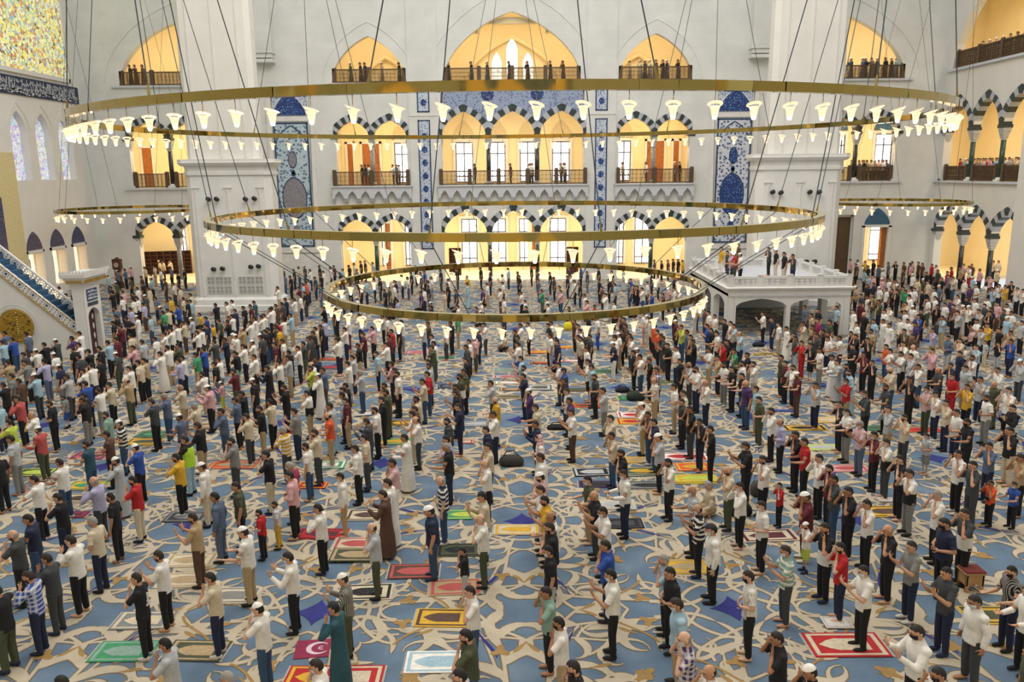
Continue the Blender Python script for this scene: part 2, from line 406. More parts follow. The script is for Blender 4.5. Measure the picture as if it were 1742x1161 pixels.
wall_cell(mb, far, 21.2, 31.8, 0, 7.9, [op_flat(26.0, 28.4, 0, 5.2), op_flat(29.35, 31.3, .7, 4.15)], TW)
wall_cell(mb, far, 21.2, 31.8, 7.9, 15.95, arcade_ops(OC, 1.45, 7.95, 11.95, 13.15), TW)
wall_cell(mb, far, 21.2, 31.8, 15.95, ZT, [op_arch(26.5, 5.1, 16.05, 16.07, 20.85, 40)], TW)
for a, b in ((5.95, 8.45), (14.65, 21.2), (31.8, 34.9)):
    for s in (-1, 1): wall_cell(mb, far, min(s * a, s * b), max(s * a, s * b), 0, ZT, [], TW)
obj('wall_panel', mb, 'stone', wf)
obj('tiled_spandrel', mbt, 'tile_spandrel', wf)
# white outline and roundels of the tiled spandrel
for x in (-2.0, 2.0, -5.85, 5.85):
    if abs(x) < 5: obj('roundel', MB().rings([[(x + r * math.cos(a), YF - d, 15.15 + r * math.sin(a)) for a in [i * math.pi / 10 for i in range(20)]] for r, d in ((.52, 0), (.52, .05), (.46, .06))], True), 'tile_deep', wf)
for s in (-1, 1): obj('spandrel_border', MB().box(s * 5.95 - .12, s * 5.95 + .12, YF - .06, YF, 8.0, 15.9), 'marble', wf)
# arches: voussoirs, columns
def put_arcade(root, centers, w, zs, za, z0, loc, rz, mats, ends=True, half=.22, th=.5, nh=6):
    g = (centers[1] - centers[0]) / 2 - w
    for c in centers: put_voussoirs(root, c, w, zs, za, loc(c), rz, th, nh, g - .005)
    xs = [(a + b) / 2 for a, b in zip(centers, centers[1:])]
    if ends: xs = [centers[0] - w - g + .02] + xs + [centers[-1] + w + g - .02]
    for x in xs:
        p = loc(x); p = (p[0] + (.3 if rz else 0), p[1] + (0 if rz else .3), p[2]); column(root, p, z0, zs, mats, rz=rz, half=g + .02)
fl = lambda c: (c, YF, 0.0)
flc = lambda c: (c, YF + .3, 0.0)
for cs, w_, za0, za1, m0, m1 in (([-4.0, 0, 4.0], 1.78, 5.8, 13.8, 'shaft', 'shaft'), ([-13.08, -10.02], 1.33, 5.2, 13.15, 'shaftgreen', 'shaftgrey'), ([10.02, 13.08], 1.33, 5.2, 13.15, 'shaftgreen', 'shaftgrey'), ([-c for c in OC[::-1]], 1.45, 5.2, 13.15, 'shaftgrey', 'shaft'), (OC, 1.45, None, 13.15, '', 'shaft')):
    if za0: put_arcade(wf, cs, w_, 4.05, za0, 0.0, fl, 0, m0)
    put_arcade(wf, cs, w_, 11.95, za1, 7.95, fl, 0, m1)
# ledges, corbels
for x0, x1, n in ((-6.15, 6.15, 12), (-14.85, -8.35, 6), (8.35, 14.85, 6)):
    obj('gallery_ledge', MB().box(x0 - .08, x1 + .08, YF - .62, YF, 7.84, 7.95).box(x0, x1, YF - .52, YF, 7.7, 7.84), 'ledge', wf)
    corbels(wf, x0, x1, n)
for x0, x1, z in ((-32, -21, 7.95), (21, 32, 7.95), (-6.2, 6.2, 16.12), (-14.8, -8.2, 16.08), (8.2, 14.8, 16.08), (-32.2, -20.8, 16.03), (20.8, 32.2, 16.03)):
    obj('gallery_ledge', MB().box(x0, x1, YF - .22, YF, z - .16, z), 'ledge', wf)
# raised outline round the upper arches
for c, w_, za in ((0, 6.9, 23.2), (-11.5, 3.7, 20.7), (11.5, 3.7, 20.7), (-26.5, 6.2, 22.3), (26.5, 6.2, 22.3)):
    pts = [(c + w_ * math.cos(a), YF - .015, arch_z(w_ * math.cos(a), w_, 16.2, za)) for a in [math.pi * i / 40 for i in range(41)]]
    obj('arch_moulding', MB().tube(pts, .035, 6), 'stone', wf)
# pilasters beside the tiled strips and the big impost blocks
for s in (-1, 1):
    obj('pilaster', MB().box(s * 7.2 - 1.2, s * 7.2 + 1.2, YF - .1, YF, 0, ZT), 'stone', wf)
    x = s * 19.7
    mb = MB().box(x - .75, x + .75, YF - .9, YF, 18.6, 30)
    for z, e in ((18.45, .12), (18.1, 0.0), (17.75, .1)): mb.box(x - .7 - e, x + .7 + e, YF - .8 - e, YF, z - .12, z + (.14 if e else .34))
    obj('impost_pilaster', mb, 'stone', wf)
    obj('shoulder_moulding', MB().box(s * 7.2 - 1.15, s * 7.2 + 1.15, YF - .16, YF - .1, 13.45, 13.62), 'marble', wf)
    # narrow tile strips
    for z0, z1 in ((2.7, 13.15), (13.75, 15.7)):
        t_ = obj('tile_panel', MB().box(s * 7.2 - .5, s * 7.2 + .5, YF - .14, YF - .1, z0, z1), 'tile_small', wf)
        obj('tile_border', MB().box(s * 7.2 - .5, s * 7.2 - .4, YF - .15, YF - .13, z0, z1).box(s * 7.2 + .4, s * 7.2 + .5, YF - .15, YF - .13, z0, z1).box(s * 7.2 - .5, s * 7.2 + .5, YF - .15, YF - .13, z0, z0 + .1).box(s * 7.2 - .5, s * 7.2 + .5, YF - .15, YF - .13, z1 - .1, z1), 'tileframe', t_)
        for i in range(int((z1 - z0) / 1.05)):
            zc = z0 + .75 + i * 1.05
            obj('tile_rosette', MB().rings([[(s * 7.2 + r * math.cos(a), YF - d, zc + 1.2 * r * math.sin(a)) for a in [k * math.pi / 6 for k in range(12)]] for r, d in ((.23, .14), (.23, .155), (.2, .158))]), 'tile_deep', t_)
    # wide tile panels with lunette above
    cx = s * 18.05; tm, mm = ('tile_teal', 'tile_med') if s < 0 else ('tile_blue', 'tile_deep')
    obj('panel_frame', MB().box(cx - 1.9, cx - 1.5, YF - .12, YF, 2.6, 15.6).box(cx + 1.5, cx + 1.9, YF - .12, YF, 2.6, 15.6).box(cx - 1.9, cx + 1.9, YF - .13, YF, 13.15, 13.5).box(cx - 1.7, cx + 1.7, YF - .14, YF, 2.5, 2.9), 'marble', wf)
    t_ = obj('tile_panel', MB().box(cx - 1.4, cx + 1.4, YF - .08, YF, 3.0, 13.05), tm, wf)
    bd = MB()
    for a in (-1.4, 1.28): bd.box(cx + a, cx + a + .12, YF - .1, YF - .07, 3.0, 13.05)
    for a in (3.0, 12.93): bd.box(cx - 1.4, cx + 1.4, YF - .1, YF - .07, a, a + .12)
    pts = [(cx + 1.25 * math.cos(a), YF - .09, arch_z(1.25 * math.cos(a), 1.25, 11.3, 12.8, .4)) for a in [math.pi * i / 24 for i in range(25)]]
    bd.tube(pts, .05, 5); obj('tile_border', bd, 'tileframe', t_)
    def oval(zc, rx, rz_, mat, nm='medallion'):
        e = .02 if nm == 'medallion' else 0
        f = lambda r, d: [(cx + r * rx * math.copysign(abs(math.cos(a)) ** 1.15, math.cos(a)), YF - d, zc + r * rz_ * math.copysign(abs(math.sin(a)) ** .9, math.sin(a))) for a in [k * math.pi / 14 for k in range(28)]]
        obj(nm, MB().rings([f(1, .07), f(1, .1 + e), f(.97, .105 + e)]), mat, t_)
    oval(10.1, .36, .7, 'tileframe', 'medallion_rim'); oval(10.1, .3, .6, mm)
    oval(7.0, 1.02, 1.72, 'tileframe', 'medallion_rim'); oval(7.0, .94, 1.6, mm)
    for zc in (9.1, 8.95, 5.15): oval(zc, .16, .2, 'tileframe', 'medallion_link')
    oval(4.3, .3, .5, mm)
    # lunette
    z0, z1 = 13.6, 15.55
    t_ = obj('tile_panel', MB().box(cx - 1.4, cx + 1.4, YF - .07, YF, z0, z1), 'tile_small', wf)
    poly = [(cx + 1.36 * math.cos(a), arch_z(1.36 * math.cos(a), 1.36, z0 + .02, z1 - .1, .45)) for a in [math.pi * i / 24 for i in range(25)]]
    obj('lunette', MB().prism(poly, lambda u, w_, z: (u, YF + w_, z), -.1, -.06), 'tile_deep', t_)
    obj('lunette_rim', MB().tube([(u, YF - .1, z) for u, z in poly], .05, 5), 'marble', t_)
    # carved geometric panel beneath the tile
    pm = MB().box(cx - 1.7, cx + 1.7, YF - .06, YF, .2, 2.4)
    for i in range(9):
        for j in range(5):
            a = (cx - 1.55 + i * .38, .35 + j * .44); pm.tube([(a[0], YF - .07, a[1]), (a[0] + .32, YF - .07, a[1] + (.4 if (i + j) % 2 else .05))], .018, 4)
    obj('carved_dado', pm, 'marble', wf)

# galleries behind the far wall
def slab(name, x0, x1, y0, y1, z0, z1, mat): return tag(box(name, x0, x1, y0, y1, z0, z1, mat), kind='structure')
YB = 74.6
tag(box('wall_back', -35.5, 42.5, YB, YB + .4, 0, 25, 'cream'), kind='structure')
slab('floor_gallery_middle', -34.9, 34.9, YF + .02, YB, 7.55, 7.93, 'cream')
slab('floor_gallery_upper', -34.9, 34.9, YF + .02, YB, 15.6, 16.02, 'cream')
slab('ceiling_gallery', -34.9, 42, YF + .66, YB, 24.0, 24.3, 'cream')
for i, s in enumerate((-1, 1)):
    for x in (6.6, 15.8, 20.6):
        for z0, z1, k in ((0, 7.55, 'a'), (7.93, 15.6, 'b'), (16.02, 24, 'c')):
            if z0 == 0 and x < 15: continue
            tag(box('wall_partition', s * x - .25, s * x + .25, YF + 3.2 if z0 == 0 else YF + .65, YB, z0, z1, 'cream'), kind='structure')
tag(box('wall_gallery_end', -35.3, -34.9, YF + .65, YB, 0, 25, 'cream'), kind='structure')
for nm, z, pw in (('gallery_lamps_ground', 7.35, 3600), ('gallery_lamps_middle', 15.4, 4000), ('gallery_lamps_upper', 23.0, 3000)):
    for i, (x0, x1) in enumerate(((-34, -21), (-15.3, 15.3), (21, 34))):
        area(nm, ((x0 + x1) / 2, YF + 2.3, z), x1 - x0, pw * (x1 - x0) / 60, WARM, (R(-12), 0, 0), 1.2)
# windows and doors of the gallery back wall
NW = [0]
def window(x0, x1, z0, z1, y, mat='daywin', nx=2, nz=4, lun=None, lmat='latticegold'):
    NW[0] += 1
    r = empty('window_%d' % NW[0]); tag(r, kind='structure')
    obj('pane', MB().box(x0, x1, y - .03, y, z0, z1), mat, r)
    f = MB()
    for i in range(nx + 1): x = x0 + (x1 - x0) * i / nx; f.box(x - .045, x + .045, y - .09, y - .02, z0, z1)
    for zz in (z0, z1, z1 - (z1 - z0) * .28, z0 + (z1 - z0) * .14): f.box(x0, x1, y - .09, y - .02, zz - .045, zz + .045)
    obj('frame', f, 'frame', r)
    g = MB()
    for i in range(1, 6): x = x0 + (x1 - x0) * i / 6; g.box(x - .012, x + .012, y - .05, y - .03, z0, z1)
    for i in range(1, 9): zz = z0 + (z1 - z0) * i / 9; g.box(x0, x1, y - .05, y - .03, zz - .012, zz + .012)
    obj('glazing_bars', g, 'ledge', r)
    e = .28; obj('surround', MB().box(x0 - e, x0 - .04, y - .14, y, z0, z1 + e).box(x1 + .04, x1 + e, y - .14, y, z0, z1 + e).box(x0 - e, x1 + e, y - .16, y, z1 + .05, z1 + e), 'marble', r)
    if lun:
        c, w_ = (x0 + x1) / 2, (x1 - x0) / 2 + .22
        poly = [(c + w_ * math.cos(a), arch_z(w_ * math.cos(a), w_, z1 + .38, z1 + .38 + lun, .4)) for a in [math.pi * i / 16 for i in range(17)]]
        obj('lunette', MB().prism(poly, lambda u, q, z: (u, y + q, z), -.1, 0), lmat, r)
    return r
ND = [0]
def door(x0, x1, z0, z1, y, mat='doorwood', rz=None):
    ND[0] += 1; r = empty('door_%d' % ND[0]); tag(r, kind='structure')
    obj('leaf', MB().box(x0, x1, y - .08, y, z0, z1), mat, r)
    p = MB(); cx = (x0 + x1) / 2
    for a, b in ((x0 + .12, cx - .06), (cx + .06, x1 - .12)):
        for c, d in ((z0 + .2, z0 + (z1 - z0) * .45), (z0 + (z1 - z0) * .52, z1 - .2)): p.box(a, b, y - .11, y - .07, c, d)
    obj('door_panel', p, mat, r); obj('surround', MB().box(x0 - .2, x0, y - .12, y, z0, z1 + .2).box(x1, x1 + .2, y - .12, y, z0, z1 + .2).box(x0 - .2, x1 + .2, y - .12, y, z1, z1 + .2), 'marble', r)
def bx(px, py): p = ony(px, py, YB); return p.x, p.z
for a, b in ((776, 804), (834, 859), (885, 910), (940, 968), (672, 696), (1050, 1072)):
    window(bx(a, 260)[0], bx(b, 260)[0], 8.1, bx(790, 243)[1], YB, lun=1.6)
for a, b in ((786, 811), (836, 860), (884, 900), (936, 962), (650, 664), (690, 702), (1046, 1060), (1080, 1105)):
    window(bx(a, 400)[0], bx(b, 400)[0], .5, 4.7, YB, lun=1.2)
for a, b in ((592, 601), (617, 646), (1100, 1129), (1145, 1154)): door(bx(a, 270)[0], bx(b, 270)[0], 7.95, bx(620, 245)[1], YB)
door(bx(901, 400)[0], bx(912, 400)[0], 0, 4.6, YB); door(bx(656, 400)[0], bx(664, 400)[0], 0, 4.4, YB)
door(26.2, 28.3, 0, 5.0, YF + .5, 'wood'); lc_ = 30.33; obj('lunette', MB().prism([(lc_ + 1.05 * math.cos(a), arch_z(1.05 * math.cos(a), 1.05, 4.4, 5.75, .4)) for a in [math.pi * i / 18 for i in range(19)]], far, -.05, 0), 'tile_lunette', wf); obj('door_surround', MB().box(29.1, 29.35, YF - .1, YF, 0, 4.3).box(31.3, 31.55, YF - .1, YF, 0, 4.3).box(29.1, 31.55, YF - .1, YF, 4.15, 4.36), 'marble', wf); obj('open_leaf', MB().box(30.9, 31.25, YF + .2, YF + .6, .7, 4.1), 'doorwood', wf); window(bx(1483, 420)[0] - .3, bx(1519, 420)[0] + .4, .6, 4.4, YB)
window(bx(1487, 270)[0], bx(1514, 270)[0], 8.6, 12.0, YB, lun=1.3, lmat='tile_lunette'); window(bx(1424, 270)[0], bx(1434, 270)[0], 8.6, 12.0, YB, lun=1.3, lmat='tile_lunette')
door(bx(243, 270)[0], bx(259, 270)[0], 7.95, 11.4, YB)
for a, b in ((305, 316),): window(bx(a, 400)[0], bx(b, 400)[0], .5, 4.4, YB)
for a, b, zt in ((836, 854, 16.2 + 3.2), (861, 881, 16.2 + 4.4), (889, 907, 16.2 + 3.2)):
    NW[0] += 1; r = tag(empty('window_%d' % NW[0]), kind='structure'); x0, x1 = bx(a, 110)[0], bx(b, 110)[0]; c, w_ = (x0 + x1) / 2, (x1 - x0) / 2
    poly = [(x1, 16.4)] + [(c + w_ * math.cos(q), arch_z(w_ * math.cos(q), w_, zt - 1.0, zt, .5)) for q in [math.pi * i / 16 for i in range(17)]] + [(x0, 16.4)]
    obj('pane', MB().prism(poly, lambda u, q, z: (u, YB + q, z), -.06, 0), 'stainedwhite', r)
    obj('frame', MB().tube([(u, YB - .07, z) for u, z in poly], .04, 5), 'marble', r)
# arch ribs inside the upper gallery
for c, w_, za in ((0, 4.6, 20.6), (-11.2, 2.6, 19.0), (11.2, 2.6, 19.0), (-24.5, 3.2, 20.0), (24.5, 3.2, 20.0)):
    pts = [(c + w_ * math.cos(a), YB - .3, arch_z(w_ * math.cos(a), w_, 16.1, za, .4)) for a in [math.pi * i / 30 for i in range(31)]]
    tag(obj('trim_arch_rib', MB().tube(pts, .16, 6), 'cream'), kind='structure')
tag(obj('trim_upper_cornice', MB().box(-5.5, 5.5, YF + .7, YF + 1.5, 20.9, 21.1).box(-5.5, 5.5, YF + .7, YF + 1.2, 20.6, 20.9).box(-3.3, -2.7, YF + .7, YF + 1.3, 19.9, 20.6).box(2.7, 3.3, YF + .7, YF + 1.3, 19.9, 20.6), 'cream'), kind='structure')

# ------------------------------------------------------------------ right wall
XR = 34.9
wr = empty('wall_right'); tag(wr, kind='structure')
rf = lambda u, w_, z: (XR + w_, u, z)
mb = MB(); RC = [60.75 - 3.95 + .2, 60.75 + .0, 60.75 + 3.75]
RC = [56.9, 60.75, 64.6]
wall_cell(mb, rf, 55.0, 67, 0, 7.9, arcade_ops(RC, 1.68, 0, 4.05, 5.65), TW)
wall_cell(mb, rf, 55.0, 67, 7.9, 15.95, arcade_ops(RC, 1.68, 7.95, 11.95, 14.0), TW)
wall_cell(mb, rf, -.5, 40, 0, ZT, [], TW)
wall_cell(mb, rf, 40.0, 67, 15.95, ZT, [op_arch(57.2, 9.0, 16.6, 16.62, 24.5, 40)], TW)
wall_cell(mb, rf, 40.0, 55.0, 0, 15.95, [], TW)
obj('wall_panel', mb, 'plaster', wr)
obj('pilaster', MB().box(XR - .5, XR + .02, 53.2, 55.4, 0, 15.9), 'plaster', wr)
rl = lambda c: (XR, c, 0.0)
put_arcade(wr, RC, 1.68, 4.05, 5.65, 0, rl, R(-90), 'shaft'); put_arcade(wr, RC, 1.68, 11.95, 14.0, 7.95, rl, R(-90), 'shaftgreen')
obj('gallery_ledge', MB().box(XR - .25, XR, 54.6, 67, 7.8, 7.95).box(XR - .25, XR, 44, 66.6, 16.4, 16.58), 'ledge', wr)
slab('floor_gallery_side', XR + .66, 42, 40, YB, 7.55, 7.93, 'cream'); slab('floor_gallery_side_upper', XR + .66, 42, 40, YB, 15.6, 16.02, 'cream')
tag(box('wall_aisle_right', 42, 42.4, 40, YB, 0, 25, 'cream'), kind='structure'); tag(box('wall_aisle_end', XR + .66, 42, 39.7, 40, 0, 25, 'cream'), kind='structure')
slab('ceiling_aisle', XR + .66, 42, 40, YF, 25, 25.3, 'cream')
for nm, z in (('aisle_lamps_ground', 7.35), ('aisle_lamps_middle', 15.4), ('aisle_lamps_upper', 23.5)):
    area(nm, (XR + 2.4, 58, z), 1.2, 850, WARM, (0, R(12), 0), 24)
slab('floor_aisle', -35.3, 42.4, YF, YB + .4, -.3, -.001, 'cream')
# ------------------------------------------------------------------ left wall (prayer wall)
XL = -34.9
wl = empty('wall_left'); tag(wl, kind='structure')
lf = lambda u, w_, z: (XL - w_, u, z)
mb = MB(); LW = [58.15, 61.15, 64.15]
wall_cell(mb, lf, -.5, 30, 0, ZT, [], .9)
wall_cell(mb, lf, 30, 67, 0, 7.0, [op_flat(c - .9, c + .9, .9, 3.45) for c in LW], .9)
wall_cell(mb, lf, 30, 67, 7.0, 14.5, [op_arch(c, .98, 8.7, 12.0, 13.5) for c in LW], .9)
wall_cell(mb, lf, 30, 67, 14.5, ZT, [], .9)
obj('wall_panel', mb, 'plaster', wl)
for c in LW:
    NW[0] += 1; r = tag(empty('window_%d' % NW[0]), kind='structure')
    obj('pane', MB().box(XL - .75, XL - .7, c - .9, c + .9, .9, 3.45), 'orange', r)
    f = MB()
    for yy in (c - .9, c, c + .9): f.box(XL - .7, XL - .6, yy - .05, yy + .05, .9, 3.45)
    obj('frame', f, 'whiteplastic', r); obj('shutter', MB().box(XL - .66, XL - .6, c + .1, c + .3, 1.3, 3.0), 'wood', r)
    poly = [(c + .95 * math.cos(a), arch_z(.95 * math.cos(a), .95, 3.75, 5.05, .3)) for a in [math.pi * i / 18 for i in range(19)]]
    obj('lunette', MB().prism(poly, lf, -.05, 0), 'tile_dark', r)
    obj('surround', MB().box(XL, XL + .08, c - 1.08, c - .92, .7, 3.7).box(XL, XL + .08, c + .92, c + 1.08, .7, 3.7).box(XL, XL + .08, c - 1.08, c + 1.08, 3.5, 3.7), 'marble', r)
    NW[0] += 1; r = tag(empty('window_%d' % NW[0]), kind='structure')
    poly = [(c + .98, 8.7)] + [(c + .98 * math.cos(a), arch_z(.98 * math.cos(a), .98, 12.0, 13.5, .32)) for a in [math.pi * i / 18 for i in range(19)]] + [(c - .98, 8.7)]
    obj('pane', MB().prism(poly, lf, .5, .56), 'stainedpale', r); obj('frame', MB().tube([(XL - .48, u, z) for u, z in poly], .05, 5), 'marble', r)
    pts = [(XL + .02, c + 1.35 * math.cos(a), arch_z(1.35 * math.cos(a), 1.35, 12.3, 14.1, .5)) for a in [math.pi * i / 24 for i in range(25)]]
    obj('arch_moulding', MB().tube(pts, .03, 5), 'plaster', wl)
bn = obj('inscription_band', MB().box(XL, XL + .12, 44, 66.6, 14.6, 15.86), 'navyband', wl)
sm = MB(); rs = random.Random(3)
def stroke(pts, w0):
    pts = [Vector((0, a, b)) for a, b in pts]
    for i in range(len(pts) - 1):
        d = (pts[i + 1] - pts[i]); n_ = Vector((0, -d.z, d.y)).normalized() * w0 * (.5 + .5 * math.sin(math.pi * (i + .5) / (len(pts) - 1)))
        q = [pts[i] + n_, pts[i] - n_, pts[i + 1] - n_, pts[i + 1] + n_]
        sm.add([(XL + .135, v.y, v.z) for v in q], [(0, 1, 2, 3)])
y = 44.3
while y < 66.2:
    k = rs.random()
    if k < .38: stroke([(y, 14.8 + rs.random() * .2), (y - .05, 15.2), (y + .03, 15.72)], .045)
    if k < .8:
        rr = .2 + rs.random() * .16; zc = 14.95 + rs.random() * .25
        stroke([(y + rr * math.cos(a), zc + .85 * rr * math.sin(a)) for a in [math.pi * (1.0 + 1.15 * i / 8) for i in range(9)]], .05)
    if k > .5:
        zc = 15.25 + rs.random() * .35; stroke([(y + .25 * i / 5 - .1, zc + .1 * math.sin(i * 1.3)) for i in range(6)], .04)
    if k > .7: stroke([(y, 15.1), (y + .07, 15.17)], .035)
    y += .13
obj('script', sm, 'script', bn)
NW[0] += 1; r = tag(empty('window_%d' % NW[0]), kind='structure')
obj('pane', MB().box(XL, XL + .1, 44, 65.3, 16.4, 29), 'stained', r)
obj('frame', MB().box(XL, XL + .2, 65.3, 65.5, 16.1, 29).box(XL, XL + .2, 44, 65.5, 16.1, 16.4), 'marble', r)
obj('mihrab_border', MB().box(XL, XL + .1, 54.4, 57.0, 0, 10.6), 'mihrabgold', wl); mt = obj('tile_panel', MB().box(XL + .1, XL + .16, 52.5, 54.9, 1.5, 7.6), 'tile_dark', wl)

# ------------------------------------------------------------------ the matching wall behind the camera (seen only in reflections)
wn = empty('wall_near', (0, 66.5, 0)); wn.rotation_euler[2] = math.pi; tag(wn, kind='structure')
for ch in list(wf.children):
    if ch.name.split('.')[0] in ('wall_panel', 'tiled_spandrel', 'pilaster'):
        c = ch.copy(); COL.objects.link(c); c.parent = wn
tag(box('wall_near_back', -35.5, 35.5, -8.3, -8, 0, 25, 'cream'), kind='structure')
slab('floor_gallery_near', -34.9, 34.9, -8, -.55, 7.55, 7.93, 'cream'); slab('floor_gallery_near_upper', -34.9, 34.9, -8, -.55, 15.6, 16.02, 'cream'); slab('ceiling_gallery_near', -34.9, 34.9, -8, -1.2, 24, 24.3, 'cream')
for z in (7.35, 15.4, 23.0): area('added_reflection_light', (0, -4, z), 60, 2200, WARM, (0, 0, 0), 1.2)  # added unseen lights behind the camera, for reflections in the brass rings
# ------------------------------------------------------------------ floor and its woven pattern
def carpet_base():
    t = NT('blue_carpet'); nz = t.noise(1.2, 4); n2 = t.noise(60, 2)
    a = t.ramp(nz.outputs[0], [(.3, lin('55687c')), (.55, lin('60758a')), (.75, lin('738393'))])
    b = t.ramp(n2.outputs[0], [(.3, (.88, .88, .88, 1)), (.7, (1.06, 1.06, 1.06, 1))])
    t.l(t.mix(1.0, a.outputs[0], b.outputs[0], 'MULTIPLY'), t.b.inputs['Base Color']); t.b.inputs['Roughness'].default_value = .95
    t.bump(n2.outputs[0], .2, .01); return t.m
M['carpet'] = carpet_base()
M['vine'] = plain('cream_carpet_vine', 'b8ab95', .95, var=.12, scale=2.2)
M['vineedge'] = plain('taupe_carpet_outline', '6f6453', .95, var=.1, scale=3)
M['vinegold'] = plain('ochre_carpet_flower', '9a7a48', .95, var=.12, scale=4)
M['indigo'] = plain('indigo_carpet_star', '2d2f78', .95, var=.15, scale=3)
fl_ = tag(box('floor', -35.3, 35.3, -3, YF + .3, -.3, 0, 'carpet'), kind='structure')
A = 4.35
V_, F_, MI_ = [], [], []
def ribbon(pts, wid, mi, z):
    o = len(V_); n = len(pts)
    for i, p in enumerate(pts):
        a, b = pts[max(0, i - 1)], pts[min(n - 1, i + 1)]; dx, dy = b[0] - a[0], b[1] - a[1]; l = math.hypot(dx, dy) or 1
        w_ = wid[i] / 2; V_.append((p[0] - dy / l * w_, p[1] + dx / l * w_, z)); V_.append((p[0] + dy / l * w_, p[1] - dx / l * w_, z))
    for i in range(n - 1): k = o + 2 * i; F_.append((k, k + 1, k + 3, k + 2)); MI_.append(mi)
RZ = [0.0]
def vine(pts, w0, w1=None, kind='band', mi=1, edge=.06):
    n = len(pts)
    w0 *= (.85 if kind == 'band' else .88) if mi == 1 else 1
    if kind == 'band': wid = [w0] * n
    else: wid = [max(.02, w0 * math.sin(math.pi * (i / (n - 1)) ** .62)) for i in range(n)]
    RZ[0] += .00003
    if mi == 1: ribbon(pts, [x + edge for x in wid], 0, .0006 + RZ[0])
    ribbon(pts, wid, mi, .0045 + RZ[0] if mi == 1 else .0085 + RZ[0] * .2)
def scroll(x, y, ang, length, k0, k1, n=13):
    pts = [(x, y)]; s = length / (n - 1)
    for i in range(n - 1):
        ang += (k0 + (k1 - k0) * i / (n - 1)) * s; x += math.cos(ang) * s; y += math.sin(ang) * s; pts.append((x, y))
    return pts
def poly(pts, mi, z):
    RZ[0] += .00003; z = .0087 + RZ[0] * .2
    o = len(V_); V_.extend([(a, b, z) for a, b in pts]); F_.append(tuple(range(o, o + len(pts)))); MI_.append(mi)
# one quarter of the repeat, mirrored both ways; stars sit at (0,0) and (A,A)
def star(cx, cy, r, quad):
    pts = []
    for i in range(11):
        a = math.pi / 2 * i / 10; rr = r * .52 / (math.cos(a) ** .75 + max(0, math.sin(a)) ** .75) ** 1.33; pts.append((cx + quad * rr * math.cos(a), cy + quad * rr * math.sin(a)))
    poly([(cx, cy)] + pts, 3, .011)
    vine([(cx + quad * r * 1.15 * math.cos(math.pi / 2 * i / 12), cy + quad * r * 1.15 * math.sin(math.pi / 2 * i / 12)) for i in range(13)], .1)
    vine([(cx + quad * r * (.75 + 1.1 * i / 10), cy + quad * r * 1.5 * math.sin(math.pi * i / 20) * .8) for i in range(11)], .08)
    vine([(cx + quad * r * 1.5 * math.sin(math.pi * i / 20) * .8, cy + quad * r * (.75 + 1.1 * i / 10)) for i in range(11)], .08)
star(0, 0, .95, 1); star(A, A, .95, -1)
rs = random.Random(11)
def sweep(x, y, ang, L, k0, k1, sides):
    main = scroll(x, y, ang, L, k0, k1, 20); vine(main, .11)
    for j, (f, sg, ln, cv, wd) in enumerate(sides):
        i = int(f * 19); p = main[i]; q = main[min(19, i + 1)]; pa = math.atan2(q[1] - p[1], q[0] - p[0])
        pts = scroll(p[0], p[1], pa + sg * .5, ln, sg * cv * .35, sg * cv * 2.1, 14)
        vine(pts, wd, kind='leaf')
        if j % 3 == 2:
            e = pts[-4]; vine(scroll(e[0], e[1], pa - sg * .8, .55, sg * 2, -sg * 2, 8), .17, kind='leaf', mi=2)
for fx, fy, m_ in ((0, 0, 0), (0, 0, 1), (1, 1, 0), (1, 1, 1)):
    tx = (lambda p: p) if not m_ else (lambda p: (p[1], p[0]))
    tf = (lambda p: tx(p)) if not fx else (lambda p: tuple(A - c for c in tx(p)))
    def rib(pts, *k, **kw): vine([tf(p) for p in pts], *k, **kw)
    def swp(x, y, ang, L, k0, k1, sides, w_=.085):
        main = scroll(x, y, ang, L, k0, k1, 18); rib(main, w_)
        for j, (f, sg, ln, cv, wd) in enumerate(sides):
            i = int(f * 17); p = main[i]; q = main[min(17, i + 1)]; pa = math.atan2(q[1] - p[1], q[0] - p[0])
            pts = scroll(p[0], p[1], pa + sg * .5, ln, sg * cv * .35, sg * cv * 2.2, 12); rib(pts, wd, kind='leaf')
            if j % 4 == 2:
                e = pts[-4]; rib(scroll(e[0], e[1], pa - sg * .8, .45, sg * 2, -sg * 2, 7), .1, kind='leaf', mi=2)
    big = fx == 0
    swp(1.0, .22, .3, 3.6, -.3, .6, [(.06, 1, 1.2, 1.8, .24), (.3, 1, 1.5, 1.4, .3), (.44, -1, 1.2, 1.8, .26), (.7, -1, 1.2, 1.8, .26), (.95, 1, .9, 2.2, .2)])
    if not big: swp(2.2, .0, .95, 1.9, .6, -1.1, [(.2, 1, .9, 2.2, .18), (.5, -1, .9, 2.2, .18), (.85, 1, .8, 2.4, .16)], .07)
    if big: swp(.75, .75, .55, 1.7, -.5, 1.0, [(.3, 1, .8, 2.2, .18), (.6, -1, .8, 2.2, .18), (.95, 1, .8, 2.6, .16)], .07)
    if big:
        swp(3.3, .1, 1.2, 1.8, .9, -.6, [(.2, -1, .9, 2.2, .2), (.5, 1, .9, 2.2, .2), (.85, -1, .8, 2.4, .16)], .07)
        rib(scroll(3.6, 1.2, .9, 1.6, 1.4, -1.0, 12), .26, kind='leaf'); rib(scroll(2.0, 1.2, 2.0, 1.1, -1.6, .5, 10), .2, kind='leaf')
        rib(scroll(1.6, .1, 1.0, 2.4, -1.0, .8, 14), .07); rib(scroll(A, .55, 2.4, 1.6, 1.2, .4, 12), .24, kind='leaf')
        rib(scroll(2.7, .55, .2, 1.1, 1.0, -1.4, 9), .08, kind='leaf', mi=3)
        rib(scroll(A - .1, 1.6, 2.9, 1.5, -1.5, 1.5, 12), .06, mi=2)
